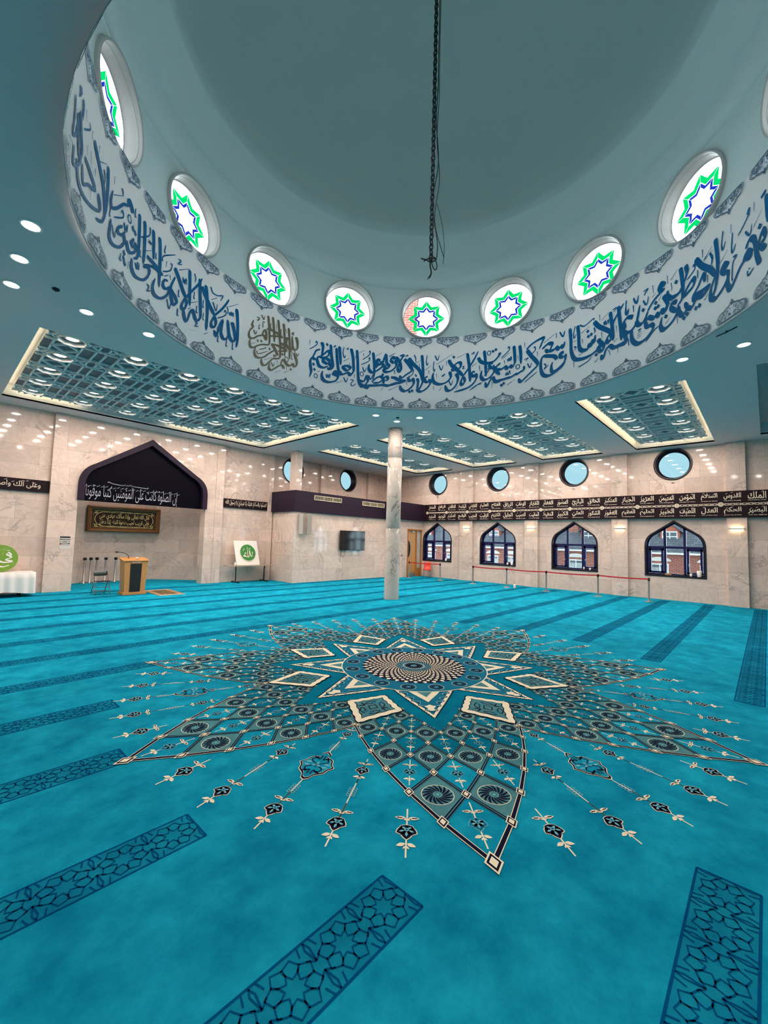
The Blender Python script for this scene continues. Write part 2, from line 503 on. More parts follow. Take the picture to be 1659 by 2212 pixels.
# right wall, with the arched and round openings
loops = [[(Y0 - 0.3, 0), (18.0, 0), (18.0, 6.7), (Y0 - 0.3, 6.7)]]
for y in WY:
    loops.append(win_arch(y)); loops.append(circ(y, 5.50, 0.62))
wall_right = struct(MB().plate(loops, lambda u, v, t: (t, u, v), XW, XW + 0.34).build('wall_right', M_MX))
# mihrab wall: a shallow bay round the niche, round windows high up on the right
NL = arch_loop(5.79, 2.27, -0.06, 3.45, 4.53, 1.83, 5.72)
loops = [[(X0 - 0.3, -0.1), (20.7, -0.1), (20.7, 6.7), (X0 - 0.3, 6.7)], NL, circ(12.59, 5.5, 0.62), circ(16.44, 5.5, 0.62)]
wall_mihrab = struct(MB().plate(loops, lambda u, v, t: (u, t, v), YQ, YQ + 0.34).build('wall_front', M_MY))
bay = [[(3.08, -0.1), (8.47, -0.1), (8.47, HC), (3.08, HC)], [(x, z) for x, z in NL]]
struct(MB().plate(bay, lambda u, v, t: (u, t, v), 17.86, YQ).build('wall_niche_surround', M_MY))
MB().box(X0 - 0.3, X0, Y0 - 0.3, 18.3, 0, 6.7).build('wall_left', M_MX)['kind'] = 'structure'
MB().box(X0, 20.7, Y0 - 0.3, Y0, 0, 6.7).build('wall_back', M_MY)['kind'] = 'structure'

# niche behind the arch
nb = MB()
npts = [(3.0, 18.3), (3.0, 19.35), (4.45, 20.75), (7.08, 20.75), (8.55, 19.38), (8.55, 18.3)]
for (xa, ya), (xb, yb) in zip(npts, npts[1:]):
    nb.add([(xa, ya, 0), (xb, yb, 0), (xb, yb, 5.9), (xa, ya, 5.9)], [(0, 1, 2, 3)])
nb.add([(x, y, 5.9) for x, y in npts], [list(range(6))])
struct(nb.build('wall_niche', M_MY))

# pilasters
def pilaster(x0, x1, y0, y1, z1=HC, m=M_MX):
    return struct(MB().box(x0, x1, y0, y1, 0, z1).build('pilaster', m, bevel=0.006))
for c, h in ((-3.03, 0.30), (0.815, 0.29), (4.70, 0.31), (8.62, 0.34), (12.32, 0.40)):
    pilaster(XP, XW, c - h, c + h)
for a, b in ((-1.2, -0.8), (2.72, 3.10), (8.47, 8.83), (11.12, 11.36), (14.30, 14.62), (17.95, 18.3)):
    pilaster(a, b, YP, YQ, m=M_MY)

# room-high box in the far corner: television wall, door wall
struct(MB().box(11.42, 17.7, 16.02, YQ, 0, 3.6).build('wall_television', M_MY))
dw = [[(17.7, 0), (18.84, 0), (18.84, 2.78), (20.22, 2.78), (20.22, 0), (XW, 0), (XW, 3.6), (17.7, 3.6)]]
struct(MB().plate(dw, lambda u, v, t: (u, t, v), 15.40, 16.1).build('wall_door', M_MY))
struct(MB().box(11.37, 11.69, 15.99, 16.5, 0, HC).build('pillar', M_MY, bevel=0.006))
bk = MB().box(11.28, 17.6, 15.9, YQ, 3.28, 4.26).box(17.6, 20.1, 15.16, YQ, 3.28, 4.26)
bulkhead = struct(bk.build('bulkhead', M_DARK, bevel=0.008))

# round marble column
cb = MB()
prof = [(0.262, 0), (0.262, 2.48), (0.256, 2.49), (0.262, 2.50), (0.262, 5.0), (0.250, 5.01), (0.250, 5.04), (0.262, 5.05), (0.262, 6.06), (0.22, 6.06), (0.22, HC)]
cb.lathe(prof, 48, (11.28, 9.89, 0))
struct(cb.build('column', M_MC))
for x, y in ((-0.1, 9.89), (11.28, -1.5), (-0.1, -1.5)):
    struct(MB().lathe(prof, 48, (x, y, 0)).build('column', M_MC))

# ceiling with the dome opening and the coffers
COF = [(1.25, 10.18, 10.65, 17.0), (12.10, 19.72, 12.93, 15.45), (12.10, 19.72, 9.12, 11.66), (12.10, 19.72, 5.20, 7.86), (12.10, 19.72, 1.36, 3.93), (12.0, 19.4, -2.45, 0.08)]
loops = [[(X0 - 0.3, Y0 - 0.3), (20.7, Y0 - 0.3), (20.7, 18.3), (X0 - 0.3, 18.3)], circ(DX, DY, 5.44, 96)]
for x0, x1, y0, y1 in COF:
    loops.append([(x0, y0), (x1, y0), (x1, y1), (x0, y1)])
struct(MB().plate(loops, lambda u, v, t: (u, v, t), HC, HC + 0.05).build('ceiling', M_CEIL))
# rolled lip of the dome opening
lip = [(5.52, HC + 0.001), (5.44, HC - 0.003)] + [(5.44 - 0.41 * sin(a), HC - 0.24 * (1 - cos(a))) for a in [radians(9 * k) for k in range(1, 11)]] + [(DR, 5.88), (DR, 5.93)]
struct(MB().lathe(lip, 128, (DX, DY, 0)).build('ceiling_ring', M_CEIL))
# lettered band
band = struct(MB().lathe([(DR, 5.92), (DR, 8.05), (DR + 0.02, 8.06), (5.21, 8.06)], 160, (DX, DY, 0)).build('wall_dome_band', M_BAND))

# drum with fourteen round windows
NW, WA0, WZ, WR = 14, 37.96, 8.84, 0.705
RD = 5.20
def drum(th, z, r=RD):
    return (DX + r * cos(th), DY + r * sin(th), z)
db = MB()
half = pi / NW
for k in range(NW):
    t0 = radians(WA0) + 2 * pi * k / NW
    n = 64; rows = 4; vs = []
    for j in range(n):
        a = 2 * pi * j / n
        ca, sa = cos(a), sin(a)
        hu, zt, zb = half * RD, 9.64 - WZ, WZ - 8.05
        lim = min(hu / abs(ca) if abs(ca) > 1e-6 else 9e9, (zt if sa > 0 else zb) / abs(sa) if abs(sa) > 1e-6 else 9e9)
        for i in range(rows):
            q = WR + (max(lim, WR + 0.001) - WR) * i / (rows - 1)
            vs.append(drum(t0 + q * ca / RD, WZ + q * sa))
    # corners are filled by small triangles
    fs = [(j * rows + i, ((j + 1) % n) * rows + i, ((j + 1) % n) * rows + i + 1, j * rows + i + 1) for j in range(n) for i in range(rows - 1)]
    db.add(vs, fs, 0, True)
    for su in (-1, 1):
        for zz, ztop in ((9.64, 1), (8.05, 0)):
            ac = atan2(zz - WZ, su * half * RD) % (2 * pi)
            j = int(ac / (2 * pi) * n)
            db.add([vs[j * rows + rows - 1], vs[((j + 1) % n) * rows + rows - 1], drum(t0 + su * half, zz)], [(0, 1, 2)], 0, True)
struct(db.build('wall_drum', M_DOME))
# stepped cornice and the shell of the dome
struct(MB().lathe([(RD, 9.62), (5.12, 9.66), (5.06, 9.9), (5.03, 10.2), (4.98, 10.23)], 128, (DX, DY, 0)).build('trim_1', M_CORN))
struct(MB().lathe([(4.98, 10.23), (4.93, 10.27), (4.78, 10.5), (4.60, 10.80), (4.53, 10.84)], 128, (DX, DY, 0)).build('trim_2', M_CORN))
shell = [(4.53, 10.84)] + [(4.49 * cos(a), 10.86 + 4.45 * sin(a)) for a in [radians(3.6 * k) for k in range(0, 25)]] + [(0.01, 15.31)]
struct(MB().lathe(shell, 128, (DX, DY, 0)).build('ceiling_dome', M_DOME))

# dome windows: moulded reveal, pane, star of coloured film
def dome_window(k):
    t0 = radians(WA0) + 2 * pi * k / NW
    er = Vector((cos(t0), sin(t0), 0)); et = Vector((-sin(t0), cos(t0), 0)); c = Vector((DX, DY, WZ))
    def P(rr, u, v): return c + er * rr + et * u + Vector((0, 0, v))
    n = 56
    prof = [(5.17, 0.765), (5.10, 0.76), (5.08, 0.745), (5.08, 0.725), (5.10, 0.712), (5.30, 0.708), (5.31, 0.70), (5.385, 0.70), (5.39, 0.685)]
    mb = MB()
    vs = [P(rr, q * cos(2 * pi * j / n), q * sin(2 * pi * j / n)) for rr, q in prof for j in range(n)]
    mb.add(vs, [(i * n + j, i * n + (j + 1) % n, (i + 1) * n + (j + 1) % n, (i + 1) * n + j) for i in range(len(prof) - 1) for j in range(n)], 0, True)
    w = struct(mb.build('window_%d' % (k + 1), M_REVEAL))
    MB().plate([circ(0, 0, 0.695, 48)], lambda u, v, t: P(t, u, v), 5.395, 5.399).build('pane', M_GLASS, w)
    def star(name, R, wd, m, gap):
        sb = MB()
        ri = R * 0.70
        for q in range(16):
            a0 = pi / 8 * q; a1 = pi / 8 * (q + 1)
            r0, r1 = (R, ri) if q % 2 == 0 else (ri, R)
            p0 = (r0 * cos(a0), r0 * sin(a0)); p1 = (r1 * cos(a1), r1 * sin(a1))
            f = 1 - wd
            q0 = (p0[0] * f, p0[1] * f); q1 = (p1[0] * f, p1[1] * f)
            g = gap
            if q % 2 == 0:
                p0 = (p0[0] + (p1[0] - p0[0]) * g, p0[1] + (p1[1] - p0[1]) * g); q0 = (q0[0] + (q1[0] - q0[0]) * g, q0[1] + (q1[1] - q0[1]) * g)
            else:
                p1 = (p1[0] + (p0[0] - p1[0]) * g, p1[1] + (p0[1] - p1[1]) * g); q1 = (q1[0] + (q0[0] - q1[0]) * g, q1[1] + (q0[1] - q1[1]) * g)
            sb.add([P(5.388, *p) for p in (p0, p1, q1, q0)], [(0, 1, 2, 3)])
        sb.build(name, m, w)
    star('green_star', 0.565, 0.27, M_SGREEN, 0.03)
    star('blue_star', 0.385, 0.22, M_SBLUE, 0.035)
for k in range(NW):
    dome_window(k)

# windows in the walls -------------------------------------------------------
WN = NW
def arched_window(y, x=XW):
    global WN
    WN += 1
    o, i = win_arch(y), win_arch(y, 0.07)
    k = len(o)
    mb = MB()
    # lining of the opening, flush rim outside
    rim = win_arch(y, -0.03)
    vs = [(x - 0.012, a, b) for a, b in rim] + [(x - 0.012, a, b) for a, b in win_arch(y, 0.03)] + [(x + 0.25, a, b) for a, b in win_arch(y, 0.03)]
    fs = []
    for r in range(2):
        fs += [(r * k + q, r * k + (q + 1) % k, (r + 1) * k + (q + 1) % k, (r + 1) * k + q) for q in range(k)]
    mb.add(vs, fs)
    w = struct(mb.build('window_%d' % WN, M_LINING))
    fr = MB()
    fo, fi = win_arch(y, 0.03), win_arch(y, 0.09)
    for xa in (x + 0.17, x + 0.25):
        fr.add([(xa, a, b) for a, b in fo] + [(xa, a, b) for a, b in fi], [(q, (q + 1) % k, k + (q + 1) % k, k + q) for q in range(k)])
    fr.add([(x + 0.17, a, b) for a, b in fi] + [(x + 0.25, a, b) for a, b in fi], [(q, (q + 1) % k, k + (q + 1) % k, k + q) for q in range(k)])
    for s in (-1, 1):
        fr.box(x + 0.17, x + 0.25, y + s * 0.335 - 0.045, y + s * 0.335 + 0.045, 1.03, 2.90)
    fr.box(x + 0.165, x + 0.255, y - 0.92, y + 0.92, 2.06, 2.15)
    fr.build('window_frame', M_NAVYF, w)
    for s in (-1, 1):
        sb = MB()
        a, b = sorted((y + s * 0.39, y + s * 0.90))
        for q in ((a, a + 0.075, 1.05, 2.06), (b - 0.085, b, 1.05, 2.06), (a, b, 1.05, 1.13), (a, b, 1.97, 2.06)):
            sb.box(x + 0.14, x + 0.24, *q)
        sash = sb.build('sash', M_NAVYF, w)
        ha = a + 0.05 if s > 0 else b - 0.06
        MB().box(x + 0.11, x + 0.14, ha - 0.012, ha + 0.012, 1.42, 1.47).tube([(x + 0.115, ha, 1.46), (x + 0.105, ha, 1.36)], 0.009, 6).build('handle', M_STEEL, sash)
    pl = win_arch(y, 0.06)
    MB().plate([pl], lambda u, v, t: (t, u, v), x + 0.205, x + 0.211).build('pane', M_TINT2, w)
    MB().box(x - 0.03, x + 0.25, y - 1.0, y + 1.0, 0.93, 0.985).build('sill', M_LINING, w)
    return w
for y in WY:
    arched_window(y)

def round_window(c, axis, face):
    global WN
    WN += 1
    n = 48
    def P(d, u, v): return (face + d, c + u, 5.50 + v) if axis == 'x' else (c + u, face + d, 5.50 + v)
    prof = [(-0.02, 0.665), (-0.025, 0.655), (-0.025, 0.60), (-0.01, 0.585), (0.30, 0.575), (0.30, 0.525), (0.335, 0.525)]
    mb = MB()
    vs = [P(d, q * cos(2 * pi * j / n), q * sin(2 * pi * j / n)) for d, q in prof for j in range(n)]
    mb.add(vs, [(i * n + j, i * n + (j + 1) % n, (i + 1) * n + (j + 1) % n, (i + 1) * n + j) for i in range(len(prof) - 1) for j in range(n)], 0, True)
    w = struct(mb.build('window_%d' % WN, M_LINING))
    MB().plate([circ(0, 0, 0.53, 48)], lambda u, v, t: P(t, u, v), 0.315, 0.321).build('pane', M_TINT, w)
for y in WY:
    round_window(y, 'x', XW)
for x in (12.59, 16.44):
    round_window(x, 'y', YQ)
# ================================================================ COFFERS AND LAMPS
CNAME = ['long coffer along the mihrab wall', 'coffer nearest the far corner', 'second coffer from the far corner', 'third coffer from the far corner', 'large lit coffer at the right', 'unlit coffer at the right edge']
ZP = 6.30
def lattice(mb, x0, x1, y0, y1, pitch, ox, oy):
    """raised eight-fold tracery under the panel"""
    seg = []
    nx = int((x1 - x0) / pitch) + 3; ny = int((y1 - y0) / pitch) + 3
    for i in range(-1, nx):
        for j in range(-1, ny):
            cx, cy = ox + i * pitch, oy + j * pitch
            R = pitch * 0.54
            p = [(cx + R * cos(pi / 8 + pi / 4 * q), cy + R * sin(pi / 8 + pi / 4 * q)) for q in range(8)]
            for q in range(8):
                seg.append((p[q], p[(q + 3) % 8]))
            R2 = pitch * 0.30
            p2 = [(cx + pitch / 2 + R2 * cos(pi / 4 * q), cy + pitch / 2 + R2 * sin(pi / 4 * q)) for q in range(8)]
        gx = ox + (i + 0.5) * pitch
        seg.append(((gx - 0.10, y0), (gx - 0.10, y1))); seg.append(((gx + 0.10, y0), (gx + 0.10, y1)))
    def clip(a, b):
        t0, t1 = 0.0, 1.0
        d = (b[0] - a[0], b[1] - a[1])
        for p, q in ((-d[0], a[0] - x0), (d[0], x1 - a[0]), (-d[1], a[1] - y0), (d[1], y1 - a[1])):
            if abs(p) < 1e-9:
                if q < 0: return None
            else:
                r = q / p
                if p < 0: t0 = max(t0, r)
                else: t1 = min(t1, r)
        if t1 - t0 < 1e-3: return None
        return (a[0] + d[0] * t0, a[1] + d[1] * t0), (a[0] + d[0] * t1, a[1] + d[1] * t1)
    for a, b in seg:
        c = clip(a, b)
        if not c: continue
        (ax, ay), (bx, by) = c
        l = hypot(bx - ax, by - ay)
        nx_, ny_ = -(by - ay) / l * 0.019, (bx - ax) / l * 0.019
        lo = [(ax + nx_, ay + ny_, ZP - 0.045), (bx + nx_, by + ny_, ZP - 0.045), (bx - nx_, by - ny_, ZP - 0.045), (ax - nx_, ay - ny_, ZP - 0.045)]
        mb.hexa(lo, [(x, y, ZP + 0.002) for x, y, z in lo])

lamp0 = None
def octagon(r, z): return [(r * cos(pi / 8 + pi / 4 * q), r * sin(pi / 8 + pi / 4 * q), z) for q in range(8)]
def coffer_lamp(loc, label, group, lit=True):
    global lamp0
    if lamp0 is None:
        lamp0 = thing('coffer_downlight', (0, 0, 0), 'x', 'ceiling light', 'x')
        mb = MB()
        rings = [octagon(0.285, 0.0), octagon(0.285, -0.085), octagon(0.262, -0.085), octagon(0.255, 0.0)]
        mb.add([p for r in rings for p in r], [(i * 8 + q, i * 8 + (q + 1) % 8, (i + 1) * 8 + (q + 1) % 8, (i + 1) * 8 + q) for i in range(3) for q in range(8)])
        mb.build('bezel', M_BEZEL, lamp0)
        MB().lathe([(0.155, 0.0), (0.15, -0.02), (0.118, -0.022), (0.118, -0.012)], 24).build('trim_ring', M_STEEL, lamp0)
        MB().lathe([(0.118, -0.014), (0.06, -0.018), (0.0005, -0.019)], 24).build('diffuser', M_LED, lamp0)
        t = lamp0
        area(t, (0, 0, -0.092), 0.22, DOWN_W, LAMP_RGB)
        t.location = loc; t['label'] = label; t['group'] = group
    else:
        t = dup(lamp0, loc, None, label, group)
    return t

for ci, (x0, x1, y0, y1) in enumerate(COF):
    lit = ci != 5
    mb = MB()
    zt = 6.50
    mb.add([(x0, y0, HC), (x1, y0, HC), (x1, y1, HC), (x0, y1, HC), (x0, y0, zt), (x1, y0, zt), (x1, y1, zt), (x0, y1, zt)],
           [(0, 1, 5, 4), (1, 2, 6, 5), (2, 3, 7, 6), (3, 0, 4, 7), (4, 5, 6, 7)])
    ins = 0.05
    for a in (0.0, ins):
        pass
    t = thing('ceiling_coffer', ((x0 + x1) / 2, (y0 + y1) / 2, HC), ('white lattice ' if lit else 'grey lattice ') + CNAME[ci] + (', warm light round its edge' if lit else ''), 'ceiling coffer', 'lattice coffers in the ceiling')
    L = Vector(t.location)
    mb.v = [tuple(Vector(p) - L) for p in mb.v]
    mb.build('recess', M_WHITE, t)
    g = 0.20
    pb = MB().box(x0 + g, x1 - g, y0 + g, y1 - g, ZP, ZP + 0.03)
    pb.v = [tuple(Vector(p) - L) for p in pb.v]
    pb.build('panel', M_LATT, t)
    lb = MB()
    pitch = 1.27
    ox, oy = (x0 + 0.63, y0 + 0.56) if ci == 0 else (x0 + 0.61, y0 + 0.64)
    lattice(lb, x0 + g, x1 - g, y0 + g, y1 - g, pitch, ox, oy)
    lb.v = [tuple(Vector(p) - L) for p in lb.v]
    lb.build('tracery', M_LATR, t)
    if lit:
        sb = MB()
        e = g + 0.02
        for a, b in (((x0 + e, y0 + e), (x1 - e, y0 + e)), ((x1 - e, y0 + e), (x1 - e, y1 - e)), ((x1 - e, y1 - e), (x0 + e, y1 - e)), ((x0 + e, y1 - e), (x0 + e, y0 + e))):
            if ci == 0 and a[1] > 16 and b[1] > 16:      # a stretch of this strip has failed
                sb.add([(10.0, a[1], ZP + 0.03), (6.0, a[1], ZP + 0.03), (6.0, a[1], ZP + 0.075), (10.0, a[1], ZP + 0.075)], [(0, 1, 2, 3)])
                sb.add([(3.3, a[1], ZP + 0.03), (x0 + e, a[1], ZP + 0.03), (x0 + e, a[1], ZP + 0.075), (3.3, a[1], ZP + 0.075)], [(0, 1, 2, 3)])
            else:
                sb.add([(*a, ZP + 0.03), (*b, ZP + 0.03), (*b, ZP + 0.075), (*a, ZP + 0.075)], [(0, 1, 2, 3)])
        sb.v = [tuple(Vector(p) - L) for p in sb.v]
        sb.build('light_strip', M_COVE, t)
        if ci == 0:
            for i in range(7):
                for j in range(5):
                    coffer_lamp((1.885 + 1.268 * i, 11.20 + 1.265 * j, ZP), 'downlight in the long coffer, %s from its left end, %s row from the dome' % (ORD[i], ORD[j]), 'downlights in the long coffer')
        else:
            yy = [3.29, 2.005] if ci == 4 else [7.14, 5.86] if ci == 3 else [10.92, 9.64] if ci == 2 else [14.78, 13.50]
            for i in range(6):
                for j in range(2):
                    coffer_lamp((12.71 + 1.274 * i, yy[j], ZP), 'downlight in %s, %s from the dome end, %s row' % (CNAME[ci].replace(' at the right',' at right').replace('from the far corner','from corner'), ORD[i], 'left' if j == 0 else 'right'), 'downlights in the right-hand coffers')

spots = [((0.66, 7.16), 'plain downlight on the left, nearest the dome lip of its row'), ((0.66, 8.17), 'plain downlight on the left, middle of the three in a column'), ((0.67, 9.15), 'plain downlight on the left, lowest in the photo'),
         ((1.72, 9.19), 'plain downlight on the left, beside the ceiling sensor, above the long coffer'), ((2.79, 9.22), 'plain downlight between the dome edge and the long coffer'),
         ((9.62, 9.31), 'plain downlight above the column, leftmost of three'), ((10.55, 9.21), 'plain downlight right above the column'), ((10.68, 8.34), 'plain downlight above the column, rightmost of three'),
         ((10.70, 1.25), 'plain downlight by the right dome edge, left one of the pair'), ((10.64, 0.245), 'plain downlight at the right, right one of the pair')]
for cx, cy, sx_, sy_ in ((0.66, -0.80, 1, 1), (10.60, -0.80, -1, 1)):
    for a, b in ((0, 0), (1, 0), (2, 0), (0, 1), (0, 2)):
        p = (cx + sx_ * a * 1.0, cy + sy_ * b * 1.0)
        if all(hypot(p[0] - q[0], p[1] - q[1]) > 0.5 for (q, _) in spots):
            spots.append((p, 'plain downlight outside the picture on the near side of the dome'))
sp0 = None
for (x, y), lab in spots:
    if sp0 is None:
        sp0 = thing('recessed_downlight', (x, y, HC), lab, 'ceiling light', 'plain downlights round the dome')
        MB().lathe([(0.13, 0.0), (0.128, -0.012), (0.10, -0.014), (0.10, -0.002)], 28).build('trim_ring', M_BEZEL, sp0)
        MB().lathe([(0.10, -0.006), (0.05, -0.01), (0.0005, -0.011)], 28).build('diffuser', M_LED, sp0)
        area(sp0, (0, 0, -0.03), 0.19, RING_W, LAMP_RGB)
    else:
        dup(sp0, (x, y, HC), None, lab, 'plain downlights outside the picture' if 'outside' in lab else None)
h0 = None                      # fill lamps added left of and behind the camera to brighten the near carpet
for i, (x, y) in enumerate(((-4.4, 14.0), (-4.4, 9.6), (-4.4, 5.2), (-4.4, 0.6), (-4.0, -4.4), (1.0, -5.4), (6.0, -5.4), (11.4, -5.0))):
    lab = 'added fill downlight out of view, %s round from the mihrab wall' % ORD[i]
    if h0 is None:
        h0 = thing('recessed_downlight', (x, y, HC), lab, 'ceiling light', 'added fill lamps out of view')
        MB().lathe([(0.17, 0.0), (0.168, -0.012), (0.14, -0.014), (0.14, -0.002)], 28).build('trim_ring', M_BEZEL, h0)
        MB().lathe([(0.14, -0.006), (0.05, -0.01), (0.0005, -0.011)], 28).build('diffuser', M_LED, h0)
        area(h0, (0, 0, -0.03), 0.26, FILL_W, LAMP_RGB)
    else:
        dup(h0, (x, y, HC), None, lab)
for (x, y), lab in (((1.19, 8.73), 'small dark ceiling sensor between the left downlights'), ((10.245, 8.91), 'small dark ceiling sensor above the column')):
    t = thing('ceiling_sensor', (x, y, HC), lab, 'sensor', 'ceiling sensors')
    MB().lathe([(0.055, 0), (0.055, -0.015), (0.03, -0.035), (0.0005, -0.038)], 20).build('housing', M_BLACKM, t)

t = thing('ceiling_wire', (9.78, 0.46, HC), 'short dark wire lying along the ceiling by the right dome edge', 'wire')
MB().tube([(0.12, 0.16, -0.01), (0.03, 0.03, -0.02), (-0.10, -0.15, -0.012)], 0.009, 6).build('wire', M_BLACKM, t)
MB().lathe([(0.02, 0.0), (0.018, -0.012), (0.0005, -0.014)], 12).build('clip', M_BLACKM, t)
